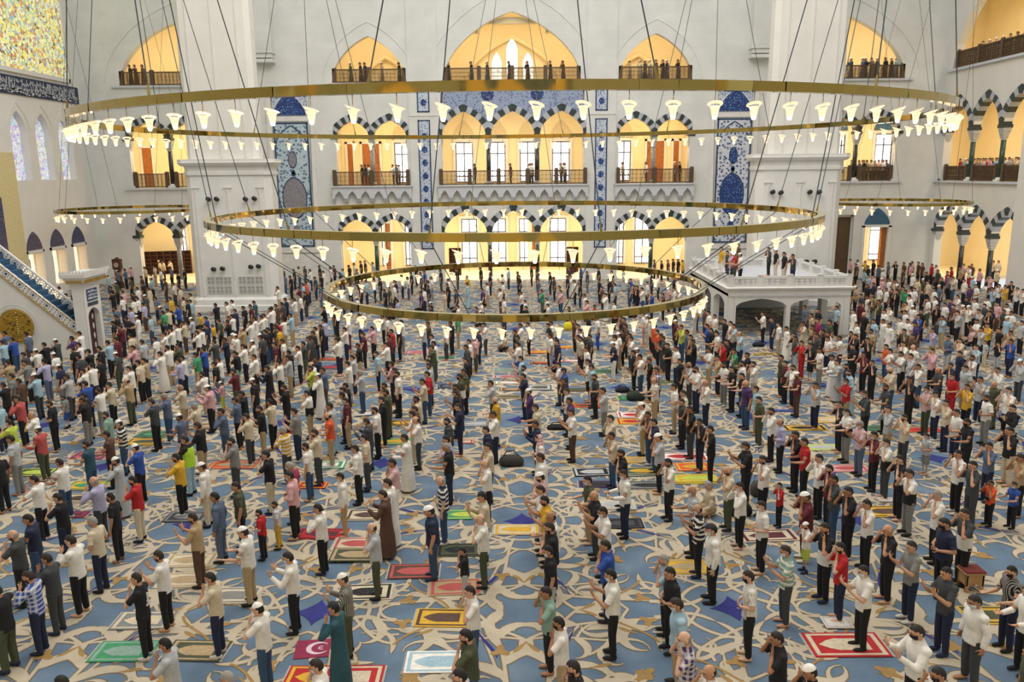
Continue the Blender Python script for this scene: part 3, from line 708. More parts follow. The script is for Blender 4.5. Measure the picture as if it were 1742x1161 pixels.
rs = random.Random(23)
for i in range(11):
    x, y, an, k_ = rs.uniform(.4, A - .2), rs.uniform(.2, A - .3), rs.uniform(0, 6.28), rs.choice((-1, 1))
    for sw in (0, 1): vine([(p[1], p[0]) if sw else p for p in scroll(x, y, an, 1.3, k_ * .6, k_ * 3.4, 11)], .075 if i % 2 else .13, kind='band' if i % 2 else 'leaf', edge=.045)
for cx, cy, a in ((2.9, .5, 0), (.5, 2.9, 1.57), (3.9, 2.5, 1.2), (2.5, 3.9, .3), (2.17, 2.17, .78)):
    poly([(cx + .15 * math.cos(a + t) * (1 + .45 * math.cos(3 * t)), cy + .15 * math.sin(a + t) * (1 + .45 * math.cos(3 * t))) for t in [i * math.pi / 8 for i in range(16)]], 2, .012)
V_ = np.array(V_); nq = len(V_)
allv, allf, allm = [], [], []
o = 0
for ix in range(-9, 9):
    for iy in range(0, 17):
        x0 = (ix if ix % 2 == 0 else ix + 1) * A; y0 = 15.1 + A + ((iy - 4) if iy % 2 == 0 else (iy - 4) + 1) * A
        # quarter cells: even index keeps orientation, odd index is mirrored about the cell line
        sx = 1 if ix % 2 == 0 else -1; sy = 1 if iy % 2 == 0 else -1
        v = V_.copy(); v[:, 2] += .000008 * ((sx > 0) + 2 * (sy > 0)); v[:, 0] = x0 + sx * v[:, 0]; v[:, 1] = y0 + sy * v[:, 1]
        if v[:, 1].min() > YF or abs(v[:, 0]).min() > 35: continue
        v[:, 0] = np.clip(v[:, 0], -34.8, 34.8); v[:, 1] = np.clip(v[:, 1], -2.9, YF + .2)
        allv.append(v); fl = sx * sy < 0
        allf += [tuple(i + o for i in (f[::-1] if fl else f)) for f in F_]; allm += MI_; o += nq
me = bpy.data.meshes.new('carpet_pattern'); me.from_pydata(np.concatenate(allv).tolist(), [], allf)
for k in ('vineedge', 'vine', 'vinegold', 'indigo'): me.materials.append(M[k])
me.polygons.foreach_set('material_index', allm); me.update()
cp = link('carpet_pattern', me, fl_); cp['kind'] = 'stuff'

# ------------------------------------------------------------------ the two piers
def octa(cx, hw, y0, y1, ch):
    return [(cx - hw + ch, y0), (cx + hw - ch, y0), (cx + hw, y0 + ch), (cx + hw, y1), (cx - hw, y1), (cx - hw, y0 + ch)]
def pier(s):
    r = tag(empty('wall_pier_%s' % ('left' if s < 0 else 'right')), kind='structure')
    def st(cx, hw, y0, y1, ch, zs, name, mat='marble'):
        obj(name, MB().rings([[(x, y, z) for x, y in octa(s * cx, hw + e, y0 - e, y1, ch)] for z, e in zs]), mat, r)
    cx = s * 18.7; L = (18.7, 2.8, 53.0, 54.6, .4)
    st(*L, [(.9, 0), (8.85, 0)], 'lower_shaft')
    st(*L, [(0, .35), (.35, .35), (.4, .25), (.75, .22), (.9, 0)], 'plinth')
    st(*L, [(8.85, 0), (8.95, .1), (9.15, .1), (9.2, .04), (9.5, .08), (9.55, .25), (9.72, .38), (9.8, .36), (9.95, .36)], 'cornice')
    st(19.0, 2.35, 53.3, 54.4, .3, [(9.9, 0), (30, 0)], 'upper_shaft', 'plaster')
    for x in (-2.1, 0, 2.1):
        x = x + cx
        obj('fluted_strip', MB().box(x - .06, x + .06, 52.94, 53.02, 1.0, 7.9).box(x - .28, x + .28, 52.93, 53.02, 8.1, 8.2).rings([[(x - .16, 52.94, 8.0), (x + .16, 52.94, 8.0), (x + .16, 53.02, 8.0), (x - .16, 53.02, 8.0)], [(x - .03, 52.97, 7.7), (x + .03, 52.97, 7.7), (x + .03, 53.02, 7.7), (x - .03, 53.02, 7.7)]]), 'marble', r)
        x = s * 19.0 + (x - cx) * .75
        obj('fluted_strip', MB().box(x - .05, x + .05, 53.24, 53.32, 10.1, 30), 'plaster', r)
    for g in (-1.05, 1.05):
        for i in (-1, 0, 1):
            for j in (0, 1):
                x, z = cx + g + i * .56, 1.42 + j * .62
                vb = obj('vent_grille', MB().box(x - .25, x + .25, 52.98, 53.01, z - .25, z + .25), 'black', r)
                o = link('lattice', lattice(.5, .5), vb, (x, 52.98, z - .25)); o.material_slots[0].link = 'OBJECT'; o.material_slots[0].material = M['marble']
    return r
pier(-1); pier(1)
def spot(px, py):
    p = ony(px, py, 52.95); r = tag(empty('wall_spotlight', (p.x, 52.95, p.z)), 'black wall spotlight on the white pier', None)
    return r, p
SPL = [('upper row of the left pier, outermost', 356, 339), ('upper row of the left pier, second', 370, 339), ('upper row of the left pier, third', 419, 339), ('upper row of the left pier, nearest the tile panel', 434, 338),
       ('lower row of the left pier, outermost', 365, 458), ('lower row of the left pier, second', 380, 457), ('lower row of the left pier, third', 428, 454), ('lower row of the left pier, fourth', 441, 453),
       ('upper row of the right pier, nearest the tile panel', 1313, 327), ('upper row of the right pier, second', 1327, 328), ('upper row of the right pier, third', 1376, 327), ('upper row of the right pier, outermost', 1392, 327),
       ('lower row of the right pier, above the platform', 1370, 445), ('lower row of the right pier, outermost', 1384, 445)]
for d, px, py in SPL:
    r, p = spot(px, py); tag(r, 'small black spotlight in the ' + d, 'spotlight', 'spotlights on the piers')
    obj('bracket', MB().box(-.04, .04, -.06, .06, -.05, .05), 'whiteplastic', r)
    o = obj('housing', MB().lathe([(.12, -.16), (.2, -.12), (.2, .16), (.17, .19)], n=14), 'black', r, True); o.rotation_euler[0] = R(78); o.location = (0, -.16, 0); o.scale = (.72, .72, .9)

# ------------------------------------------------------------------ balustrades
B = balustrade
B('brown lattice balustrade across the central bay of the middle gallery', 0, YF - .45, 7.95, 12.1, 5)
B('brown lattice balustrade of the middle gallery left of the central bay', -11.6, YF - .45, 7.95, 6.3, 2)
B('brown lattice balustrade of the middle gallery right of the central bay', 11.6, YF - .45, 7.95, 6.3, 2)
B('brown lattice balustrade under the great central arch of the top gallery', 0, YF + .1, 16.12, 11.0, 4, h=1.05)
B('brown lattice balustrade under the top gallery arch left of the great arch', -11.5, YF + .1, 16.1, 5.9, 2, h=1.05)
B('brown lattice balustrade under the top gallery arch right of the great arch', 11.5, YF + .1, 16.1, 5.9, 2, h=1.05)
B('brown lattice balustrade of the far left top gallery, half behind the left pier', -26.5, YF + .1, 16.05, 10.1, 4, h=1.05)
B('brown lattice balustrade of the far right top gallery, half behind the right pier', 26.5, YF + .1, 16.05, 10.1, 4, h=1.05)
for c, t_ in ((-29.85, 'between dark columns, far left of the middle gallery'), (-26.5, 'in the middle gallery, partly hidden by the left pier')):
    B('brown lattice panel ' + t_, c, YF + .2, 7.95, 2.9, 1)
for c, t_ in ((29.85, 'beside the bright far right gallery window'), (26.5, 'in the middle gallery, cut off by the right pier')):
    B('brown lattice panel ' + t_, c, YF + .2, 7.95, 2.9, 1)
for c, t_ in ((64.6, 'farthest from the camera'), (60.75, 'the middle one'), (56.9, 'nearest the camera')):
    B('brown lattice panel between green columns on the right wall, ' + t_, XR + .25, c, 7.95, 3.3, 1, R(90))
B('long brown lattice balustrade climbing out of frame at the top right', XR + .2, 57.2, 16.6, 17.6, 6, R(90), h=1.3)

# ------------------------------------------------------------------ raised marble platform beside the right pier
pf = tag(empty('muezzin_platform', (14.8, 43, 0)), 'raised white marble platform on arches in front of the right pier', 'platform')
def pbox(name, x0, x1, y0, y1, z0, z1, mat='marble', par=None): return obj(name, MB().box(x0 - 14.8, x1 - 14.8, y0 - 43, y1 - 43, z0, z1), mat, par or pf)
X0, X1, Y0, Y1, ZD = 11.6, 18.3, 43.0, 52.4, 2.62
pbox('deck', X0, X1, Y0, Y1, 2.2, ZD)
obj('cornice', MB().rings([[(x - 14.8, y - 43, z) for x, y in ((X0 - e, Y0 - e), (X1 + e, Y0 - e), (X1 + e, Y1), (X0 - e, Y1))] for z, e in ((2.5, 0), (2.56, .12), (2.66, .16), (2.7, .05))]), 'marble', pf)
pbox('carpet', X0 + .3, X1 - .3, Y0 + .3, Y1, 2.69, 2.72, 'ledge')
def plat_front(fn, a, b, centers, w_):
    mb = MB(); wall_cell(mb, fn, a, b, 0, 2.35, [op_arch(c, w_, 0, 1.65, 2.05, 14) for c in centers], .35); return mb
obj('arch_front', plat_front(lambda u, q, z: (u - 14.8, Y0 + .05 + q - 43, z), X0, X1, (X0 + 1.85, X1 - 1.85), 1.38), 'marble', pf)
obj('arch_side', plat_front(lambda u, q, z: (X0 + q - 14.8, u - 43, z), Y0, Y1, (Y0 + 1.9, Y0 + 4.9, Y0 + 7.9), 1.2), 'marble', pf)
obj('arch_side', plat_front(lambda u, q, z: (X1 - .35 + q - 14.8, u - 43, z), Y0, Y1, (Y0 + 1.9, Y0 + 4.9, Y0 + 7.9), 1.2), 'marble', pf)
pbox('back_wall', X0 + .36, X1 - .36, Y1 - .3, Y1 - .1, 0, 2.3, 'ledge')
fz = MB()
for i in range(44): x = X0 + .55 + i * .128; fz.box(x - 14.8, x + .08 - 14.8, Y0 - .01 - 43, Y0 + .06 - 43, 2.16, 2.28)
obj('frieze', fz, 'ledge', pf)
def parapet(p0, p1, n, name='parapet'):
    a, b = Vector(p0), Vector(p1); d = (b - a); L = d.length; rz = math.atan2(d.y, d.x)
    for i in range(n + 1):
        p = a + d * i / n; o = obj('parapet_post', MB().box(-.13, .13, -.1, .1, 2.66, 3.32).box(-.15, .15, -.12, .12, 3.32, 3.38), 'marble', pf, loc=(p.x - 14.8, p.y - 43, 0)); o.rotation_euler[2] = rz
    me = lattice(L / n - .4, .34)
    for i in range(n):
        p = a + d * (i + .5) / n; hw = L / n / 2 - .12
        o = obj('parapet_panel', MB().box(-hw, hw, -.06, .06, 2.66, 2.8).box(-hw, hw, -.06, .06, 3.14, 3.28).box(-hw, -hw + .12, -.05, .05, 2.8, 3.14).box(hw - .12, hw, -.05, .05, 2.8, 3.14), 'marble', pf, loc=(p.x - 14.8, p.y - 43, 0)); o.rotation_euler[2] = rz
        l = link('pierced_screen', me, o, (0, 0, 2.8)); l.material_slots[0].link = 'OBJECT'; l.material_slots[0].material = M['marble']
parapet((X0 + .1, Y0 + .1, 0), (X1 - .1, Y0 + .1, 0), 4); parapet((X0 + .1, Y0 + .1, 0), (X0 + .1, Y1, 0), 6); parapet((X1 - .1, Y0 + .1, 0), (X1 - .1, Y1, 0), 5); parapet((X0 + .2, Y1 - .1, 0), (X1 - .2, Y1 - .1, 0), 4)

# ------------------------------------------------------------------ minbar (pulpit stair) at the left
mn = tag(empty('pulpit_stair', (-21.5, 39, 0)), 'white marble pulpit stair with blue steps and pierced parapets', 'pulpit')
OX, OY = -21.5, 39.0
T = lambda X: 1.48 + .885 * (-21.6 - X)
def side(y0, y1, name):
    h0, h1 = (-.5, .02) if y0 < 39.5 else (-.3, .47)
    poly = [(-21.7, T(-21.7) + h0), (-21.7, T(-21.7) + h1), (-31, T(-31) + h1), (-31, T(-31) + h0)]
    return obj(name, MB().prism([(x - OX, z) for x, z in poly], lambda u, q, z: (u, q, z), y0 - OY, y1 - OY), 'marble', mn)
near = side(39.0, 39.14, 'parapet'); farp = side(39.9, 40.02, 'parapet')
tri = [(-21.75, 0), (-21.75, T(-21.7) - .5), (-31, T(-31) - .5), (-31, 0)]
obj('side_wall', MB().prism([(x - OX, z) for x, z in tri], lambda u, q, z: (u, q, z), .03, 1.0), 'marble', mn)
for off in (-.5, .0, -.62):
    obj('gilded_line', MB().tube([(-21.75 - OX, -.012, T(-21.75) + off), (-31 - OX, -.012, T(-31) + off)], .018, 5), 'goldline', mn)
def star8(x, z, y, r, flip):
    m_ = MB(); c, s_ = math.cos(R(-41.5)), math.sin(R(-41.5))
    def pt(a, b): return (x + a * c - b * s_, y, z + a * s_ + b * c)
    P = [pt(r * (1 if i % 2 == 0 else .62) * math.cos(i * math.pi / 8), r * (1 if i % 2 == 0 else .62) * math.sin(i * math.pi / 8)) for i in range(16)]
    m_.add(P, [tuple(range(16))])
    for i in range(8):
        a = (i + .5) * math.pi / 4; q = r * 1.75
        m_.add([pt(q * math.cos(a) + r * .36 * math.cos(b), q * math.sin(a) + r * .36 * math.sin(b)) for b in [k * math.pi / 3 + a for k in range(6)]], [tuple(range(6))])
    for sx in (-1, 1):
        for sz in (-1, 0, 1):
            m_.add([pt(sx * .3 + .04 * math.cos(b), sz * .13 + .04 * math.sin(b)) for b in [k * math.pi / 2 for k in range(4)]], [(0, 1, 2, 3)])
    return m_
for i in range(15):
    x = -22.05 - i * .6
    obj('star_inlay', star8(x - OX, T(x) - .24, -.006, .085, 0), 'tileframe', near)
    x = -22.1 - i * .6
    obj('star_inlay', star8(x - OX, T(x) + .14, 39.893 - OY, .085, 0), 'tileframe' if i % 5 < 2 else 'orange', farp)  # most of these stars glow by emission, light painted onto the far parapet
for i in range(31):
    x = -21.85 - i * .29; z = T(x - .29) - .1
    obj('step', MB().box(x - .29 - OX, x - OX, .12, .9, max(0, z - .5), z), 'minbarblue', mn)
# round gilded opening in the side
pc = ony(27.5, 556, 39.0); cx_, cz_ = pc.x - OX, pc.z
ring_ = lambda r, y: [(cx_ + r * math.cos(i * math.pi / 16), y, cz_ + r * math.sin(i * math.pi / 16)) for i in range(32)]
md = obj('medallion', MB().rings([ring_(.82, .02), ring_(.82, -.02), ring_(.8, -.025)]), 'gold', mn)
for r_, q_ in ((.86, .03), (.95, .018), (1.12, .014)): obj('moulding', MB().tube(ring_(r_, -.02) + [ring_(r_, -.02)[0]], q_, 6), 'goldline' if r_ < .9 else 'marble', mn)
rl_ = MB()
for i in range(60):
    a, q = rs.random() * 6.28, .75 * math.sqrt(rs.random()); x, z = cx_ + q * math.cos(a), cz_ + q * math.sin(a); rl_.box(x - .04, x + .04, -.05, -.02, z - .03, z + .03)
for i in range(13): z = cz_ - .7 + i * .115; rl_.ell((cx_ + .05, -.03, z), (.07, .03, .05), nu=8, nv=5)
obj('relief', rl_, 'brass', md)['kind'] = 'stuff'
# gate
gt = MB()
GX0, GX1, GY0, GY1 = -21.85 - OX, -21.3 - OX, -.15, 1.45
wall_cell(gt, lambda u, q, z: (GX1 - q, u, z), GY0, GY1, 0, 3.75, [op_arch((GY0 + GY1) / 2, .55, 0.05, 2.1, 2.5, 14)], .55)
gt.box(GX0, GX1, GY0, GY0 + .02, 0, 3.75); obj('gate_frame', gt, 'marble', mn)
dr = obj('door', MB().box(GX0 + .2, GX0 + .3, GY0 + .3, GY1 - .3, 0, 2.5), 'darkwood', mn)
pn = MB()
for yy in (GY0 + .52, GY1 - .52):
    for zz in (.5, 1.0, 1.5, 2.0): pn.ell((GX0 + .31, yy, zz), (.02, .08, .16), nu=8, nv=6)
obj('door_ornament', pn, 'script', dr)
obj('inscription_plate', MB().box(GX1, GX1 + .02, GY0 + .3, GY1 - .3, 2.85, 3.45), 'tileframe', mn); obj('inscription_plate', MB().box(GX1, GX1 + .02, GY0 + .3, GY1 - .3, 2.6, 2.78), 'cable', mn)
pt = MB(); rr_ = random.Random(5)
for j in range(3):
    for i in range(16): yy = GY0 + .38 + i * .066; zz = 2.94 + j * .17; pt.box(GX1 + .02, GX1 + .03, yy, yy + .05, zz, zz + .03 + rr_.random() * .09)
obj('inscription', pt, 'script', mn)
cr = MB().rings([[(x, y, z) for x, y in ((GX0 - e, GY0 - e), (GX1 + e, GY0 - e), (GX1 + e, GY1 + e), (GX0 - e, GY1 + e))] for z, e in ((3.55, 0), (3.75, .06), (3.8, .16), (4.05, .24), (4.1, .34), (4.28, .36), (4.3, .3))])
obj('crown', cr, 'marble', mn); cs = MB()
def crest(x, y, dx, dy):
    cs.add([(x - dx, y - dy, 4.28), (x + dx, y + dy, 4.28), (x + dx * 1.1, y + dy * 1.1, 4.36), (x, y, 4.46), (x - dx * 1.1, y - dy * 1.1, 4.36)], [(0, 1, 2, 3, 4)])
    cs.add([(x - dx + .04 * (dy > 0), y - dy + .04 * (dx > 0), 4.28), (x + dx + .04 * (dy > 0), y + dy + .04 * (dx > 0), 4.28), (x + .04 * (dy > 0), y + .04 * (dx > 0), 4.46)], [(0, 1, 2)])
for i in range(16): crest(GX1 + .32, GY0 - .3 + i * .16, 0, .07)
for i in range(8): crest(GX0 - .28 + i * .16, GY0 - .34, .07, 0)
obj('cresting', cs, 'marble', mn)
dn = MB()
for i in range(18): y = GY0 - .12 + i * .12; dn.box(GX1 + .16, GX1 + .24, y, y + .07, 3.82, 3.98)
for i in range(7): x = GX0 - .1 + i * .12; dn.box(x, x + .07, GY0 - .24, GY0 - .16, 3.82, 3.98)
obj('dentil_course', dn, 'goldline', mn)

# ------------------------------------------------------------------ chandeliers
lampme = MB().lathe([(.012, .42), (.012, .06)], n=6).lathe([(.03, -.33), (.075, -.31), (.1, -.22), (.125, -.1), (.17, -.01)], n=14, mi=1, cap=True)
lampme.lathe([(.165, -.005), (.245, .035), (.24, .05), (.16, .01)], n=14, mi=1, cap=False, tilt=.28)
lampme.lathe([(.0, -.345), (.05, -.35), (.07, -.31), (.06, -.26)], n=10, mi=2)
LAMP = lampme.mesh('lamp', [M['brass'], M['lampglass'], M['bulb']], True)
def chandelier(label, xc, yc, rad, z, nl, group, tilt=(0, 0), hb=.12, wb=.12, anchors=None, lower=None):
    r = tag(empty('chandelier_ring', (xc, yc, z)), label, 'chandelier', group)
    r.rotation_euler = (tilt[1], -tilt[0], 0)
    N = 112; mb = MB()
    for i in range(N):
        a0, a1 = 2 * math.pi * i / N, 2 * math.pi * (i + 1) / N
        j1, j2, j3 = (rng.uniform(-.006, .006) for _ in range(3))
        j1, j2, j3 = j1 * 2, j2 * 2, j3 * 2
        P = [[((q + (j1 if a == a0 else j2) + j3 * (zz > 0)) * math.cos(a), (q + (j1 if a == a0 else j2) + j3 * (zz > 0)) * math.sin(a), zz) for q, zz in ((rad - wb, -hb), (rad + wb, -hb), (rad + wb, hb), (rad - wb, hb))] for a in (a0, a1)]
        o = len(mb.v); mb.v += P[0] + P[1]
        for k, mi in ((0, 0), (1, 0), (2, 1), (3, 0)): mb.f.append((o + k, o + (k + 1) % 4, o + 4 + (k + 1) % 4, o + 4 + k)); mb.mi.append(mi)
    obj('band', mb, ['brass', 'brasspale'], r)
    for i in range(nl):
        a = 2 * math.pi * (i + .5) / nl
        o = link('lamp', LAMP, r, (rad * math.cos(a), rad * math.sin(a), -.42)); o.scale = (.72, .72, .85); o.rotation_euler[2] = a * 3 + 2.2
    for i in range(16 if anchors else 0):
        a = math.pi / 16 * (2 * i + 1); p = Vector((rad * math.cos(a), rad * math.sin(a), .1))
        b = math.pi / 4 * round(a / (math.pi / 4)); ar, az = anchors
        q = Vector((ar * math.cos(b), ar * math.sin(b), az - z))
        c = obj('cable', MB().tube([p + (q - p) * .012, q, q + Vector((0, 0, 6))], .016, 6), 'cable', r)
        obj('clasp', MB().tube([p, p + (q - p).normalized() * .3], [.04, .02], 6), 'brass', c)
    if lower:
        rl2, zl = lower
        for i in range(16):
            a = math.pi / 16 * (2 * i + 1); obj('cable', MB().tube([(rad * math.cos(a), rad * math.sin(a), -.1), (rl2 * math.cos(a), rl2 * math.sin(a), zl - z + .1)], .016, 6), 'cable', r)
    return r
G = 'brass lamp rings hung under the dome'
chandelier('largest brass lamp ring, hanging highest across the whole hall', -.15, 33.5, 15.93, 10.9, 100, G, (.003, .009), .11, .12, (15.0, 24.4))
chandelier('middle brass lamp ring, hanging between the largest and smallest rings', -.1, 33.5, 11.95, 7.25, 72, G, (0, 0), .12, .13, (15.0, 24.4), (7.8, 4.28))
chandelier('smallest brass lamp ring, hanging lowest just above the worshippers', -.07, 33.5, 7.8, 4.28, 52, G, (0, 0), .12, .12)
for s, t_ in ((-1, 'left'), (1, 'right')):
    r = chandelier('small far brass lamp ring in the %s corner, partly behind the %s pier' % (t_, t_), s * 28.0, 60.2, 5.4, 6.5, 30, 'corner lamp rings', hb=.1, wb=.1)
    for i in range(8):
        a = math.pi / 4 * i + .2; b = a + (.75 if i % 2 else -.75)
        obj('cable', MB().tube([(5.4 * math.cos(a), 5.4 * math.sin(a), .1), (4.6 * math.cos(b), 4.6 * math.sin(b), 20)], .012, 5), 'cable', r)
# ------------------------------------------------------------------ furniture at the far side
p = ony(200, 455, 64.5)
ck = tag(empty('longcase_clock', (p.x, 64.5, 0)), 'tall dark wooden longcase clock against the far left corner', 'clock')
obj('case', MB().box(-.3, .3, -.2, .2, 0, .5).box(-.22, .22, -.16, .16, .5, 1.55).box(-.32, .32, -.2, .2, 1.55, 2.2), 'darkwood', ck)
obj('hood', MB().prism([(-.34, 2.2), (.34, 2.2), (.3, 2.36), (.12, 2.36), (0, 2.5), (-.12, 2.36), (-.3, 2.36)], lambda u, q, z: (u, q, z), -.22, .2), 'darkwood', ck)
fc = obj('dial', MB().rings([[(.19 * q * math.cos(i * math.pi / 10), -.2 - d, 1.9 + .19 * q * math.sin(i * math.pi / 10)) for i in range(20)] for q, d in ((1, 0), (1, .02), (.95, .025))]), 'vine', ck)
obj('hands', MB().box(-.012, .012, -.235, -.225, 1.9, 2.03).box(0, .09, -.235, -.225, 1.89, 1.91), 'black', fc)
def shelf(label, x, y, w_, h, nx, nz, rz=0):
    r = tag(empty('shoe_rack', (x, y, 0)), label, 'shelf', 'shoe racks'); r.rotation_euler[2] = rz
    obj('back_panel', MB().box(-w_ / 2, w_ / 2, .3, .34, 0, h), 'darkwood', r)
    for i in range(nx + 1): xx = -w_ / 2 + w_ * i / nx; obj('upright', MB().box(xx - .03, xx + .03, 0, .3, 0, h), 'darkwood', r)
    for j in range(nz + 1): zz = h * j / nz; obj('shelf_board', MB().box(-w_ / 2, w_ / 2, 0, .3, zz - .02, zz + .02), 'darkwood', r)
shelf('long dark wooden shoe rack inside the far left ground arch', -32.2, 73.4, 4.6, 2.1, 8, 6, R(14))
shelf('long dark wooden shoe rack behind the right wall arches', 41.4, 59.5, 12, 2.2, 10, 4, R(-90))
shelf('small dark wooden rack inside the central arcade, at its left column', -5.2, 70.5, 1.0, 2.4, 2, 4)
shelf('small dark wooden rack inside the central arcade, at its right column', 5.2, 70.5, 1.0, 2.4, 2, 4)
# low stool with red cushion
q_ = onz(1650, 1003)
sl = tag(empty('stool', (q_.x, q_.y, 0)), 'small pale wooden stool with a red cushion on the right carpet', 'stool')
M['palewood'] = plain('pale_stool_wood', 'b08a5e', .6, var=.15); M['redcush'] = plain('red_stool_cushion', '7a3530', .9, var=.2, scale=20)
for s in (-1, 1):
    mb = MB(); wall_cell(mb, lambda u, w_, z: (u, s * .15 + w_, z), -.2, .2, 0, .42, [op_arch(0, .12, 0, .12, .2, 8), ], .03); obj('side_panel', mb, 'palewood', sl)
    obj('end_panel', MB().box(s * .17 - .015, s * .17 + .015, -.15, .16, .15, .42), 'palewood', sl)
obj('seat', MB().box(-.23, .23, -.19, .21, .42, .45), 'palewood', sl)
obj('cushion', MB().rings([[(x * e, y * e, z) for x, y in ((-.21, -.17), (.21, -.17), (.21, .19), (-.21, .19))] for z, e in ((.45, 1), (.48, 1.02), (.5, .92))]), 'redcush', sl)
# ------------------------------------------------------------------ worshippers: where each head is in the photograph
# entry: x y pose shirt trousers flags   (poses E hands at ears, P palms raised, O hands forward, F folded, D arms down, S seated)
# flags: L long sleeves, R robe, C white cap, K dark cap, M white mask, B black mask, X check, Z stripes, V pinstripe, N print, A bald, Y grey hair, J child, H shorts, W broad, T slim, G vest
PEOPLE = []
def P(x0, y0, s, txt, z=0.0):
    for e in txt.split(';'):
        f = e.split()
        if not f: continue
        PEOPLE.append((x0 + float(f[0]) / s, y0 + float(f[1]) / s, f[2], f[3], f[4] if len(f) > 4 else 'k', f[5] if len(f) > 5 else '', z))
a = 5.807
P(0, 961, a, "-20 165 E k v W; 245 75 E b n XL; 1340 70 E k k T; 1625 715 E g k M; 600 1085 E k k")
P(290, 961, a, "390 65 E c n M; 860 370 E w d C; 560 1045 E i n Y; 1440 920 E w k M; 1610 360 E t t RK; 1700 75 P v v CVL")
P(580, 961, a, "1275 195 E w d; 1240 630 E v d; 1175 1015 E g d")
P(870, 961, a, "345 205 E a k; 470 505 E w h B; 615 935 E k k N; 985 35 P w k M; 1570 10 F k k; 1640 320 D s h MW; 1720 650 E z k XMA; 1545 -25 E s k Y")
P(1160, 961, a, "665 50 F w k VB; 950 655 E k n; 280 975 E w k A; 1275 980 E k k C")
P(1442, 961, a, "165 -5 P w k M; 985 10 P G n; 1270 290 D w G LMW; 700 585 P w k LBW; 910 1000 E w k B; 1630 0 O k n VB; 1800 190 O w k L; 1820 790 D v k")
P(0, 800, a, "335 45 E w k; 565 220 E k n; 925 55 E q G AL; 1085 215 D k k BT; 1310 50 E r c; 275 425 O n d; 125 580 E G k A; 455 815 E G G L; 690 635 E w k L; 905 450 F c n Y; 1560 785 P w k X")
P(290, 800, a, "215 415 P h u; 440 205 D i i L; 640 110 D v k; 900 345 F r k J; 990 355 D g y XJ; 1105 95 F p k LM; 1455 325 E w k NL; 1160 800 P w k LM; 715 550 O w h CZ; 1675 15 D w h LM")
P(580, 800, a, "305 510 E g v A; 420 175 P u u RL; 455 90 D w w R; 985 50 D n d AZ; 875 345 D n d CW; 1395 205 P c k LK; 1375 495 E w v AN; 1200 755 E k g KNJ")
P(870, 800, a, "285 15 E p w CV; 290 140 P w w; 330 245 P y h; 395 400 O w g A; 380 505 E k g; 365 735 D k g M; 755 45 O v h NM; 820 195 P k G A; 905 350 P w G M; 935 685 E b n; 1110 -15 O w n LM")
P(1160, 800, a, "105 150 O g k MA; 270 105 S c h LY; 160 330 P k k ZMA; 300 525 D w k KLMW; 575 110 E w k LM; 790 295 F w k M; 965 115 E r k TJ; 1235 215 E m m CW; 1225 505 E w l CHJ; 1420 510 E k k G; 1575 705 E r n; 1030 735 P a G ZM; 1510 40 E G d N; 1670 170 E k k")
P(1442, 800, a, "180 265 E w k; 410 530 E k k A; 640 690 P j n; 895 190 E w k Y; 970 465 F n k BW; 1170 370 E G k G; 1425 95 E o k J; 1645 110 O b k MJ")
a = 7.2583
P(0, 680, a, "100 235 E l G; 125 430 D g j N; 390 130 E w k A; 465 320 O f v CL; 1055 500 O t d; 725 720 O w d M; 1300 140 F a d; 1310 380 O u k; 1465 240 F k d CZ; 1665 540 E b k C; 1425 700 E g g RC; -50 30 D s n; -60 640 D k k")
P(220, 680, a, "610 165 O i n C; 840 270 P k h M; 685 440 E k s GM; 575 655 E y k; 890 765 D w c CL; 1130 95 E i d L; 1455 150 E c G; 1590 75 P k h; 1255 455 E j G; 1685 620 E k c K")
P(440, 680, a, "435 95 P j n M; 300 325 E y G ZY; 690 355 E c G; 575 525 D w d B; 850 150 O o h A; 385 760 D x k YMW; 1330 225 P G d LM; 1435 85 F w k B; 1300 420 F c G; 1190 550 F w k L; 1650 720 E p w V")
P(660, 680, a, "330 70 F u G; 295 135 P w c; 345 195 E w G A; 205 415 O w w R; 730 215 D G k; 720 435 E q h; 725 530 O k n Y; 1300 130 E w n L; 1210 320 D n k; 1230 525 E c G; 1200 730 E w k A")
P(880, 680, a, "225 250 P n k L; 265 425 F w w RQ; 290 650 D w w; 665 105 P w u; 1155 180 E c u L; 1165 390 E c d; 1285 605 E k k; 1615 135 E u d; 1690 225 E n d")
P(1100, 680, a, "150 410 E g k C; 270 715 E w k; 655 220 E k n; 790 310 E k k T; 1230 515 P k k MW; 1010 815 E c v A; 1545 90 E w k L; 1655 225 F q k AL; 1495 740 E w k")
P(1320, 680, a, "260 390 E k k; 345 450 O r k; 540 660 E w k L; 665 790 E m k; 880 105 O w j GM; 1045 250 P p i YMV; 1220 380 E m k M; 1370 475 E w G GM; 1540 675 E k k; 1660 850 E w j G; 1590 170 E c G B; 1390 65 E g h L")
P(1502, 680, a, "545 410 F g j HJM; 915 105 F w n; 1050 225 O k k B; 940 610 E w k; 1125 745 E G G; 1320 515 E i n; 1580 330 E k c W; 1710 660 E h k")
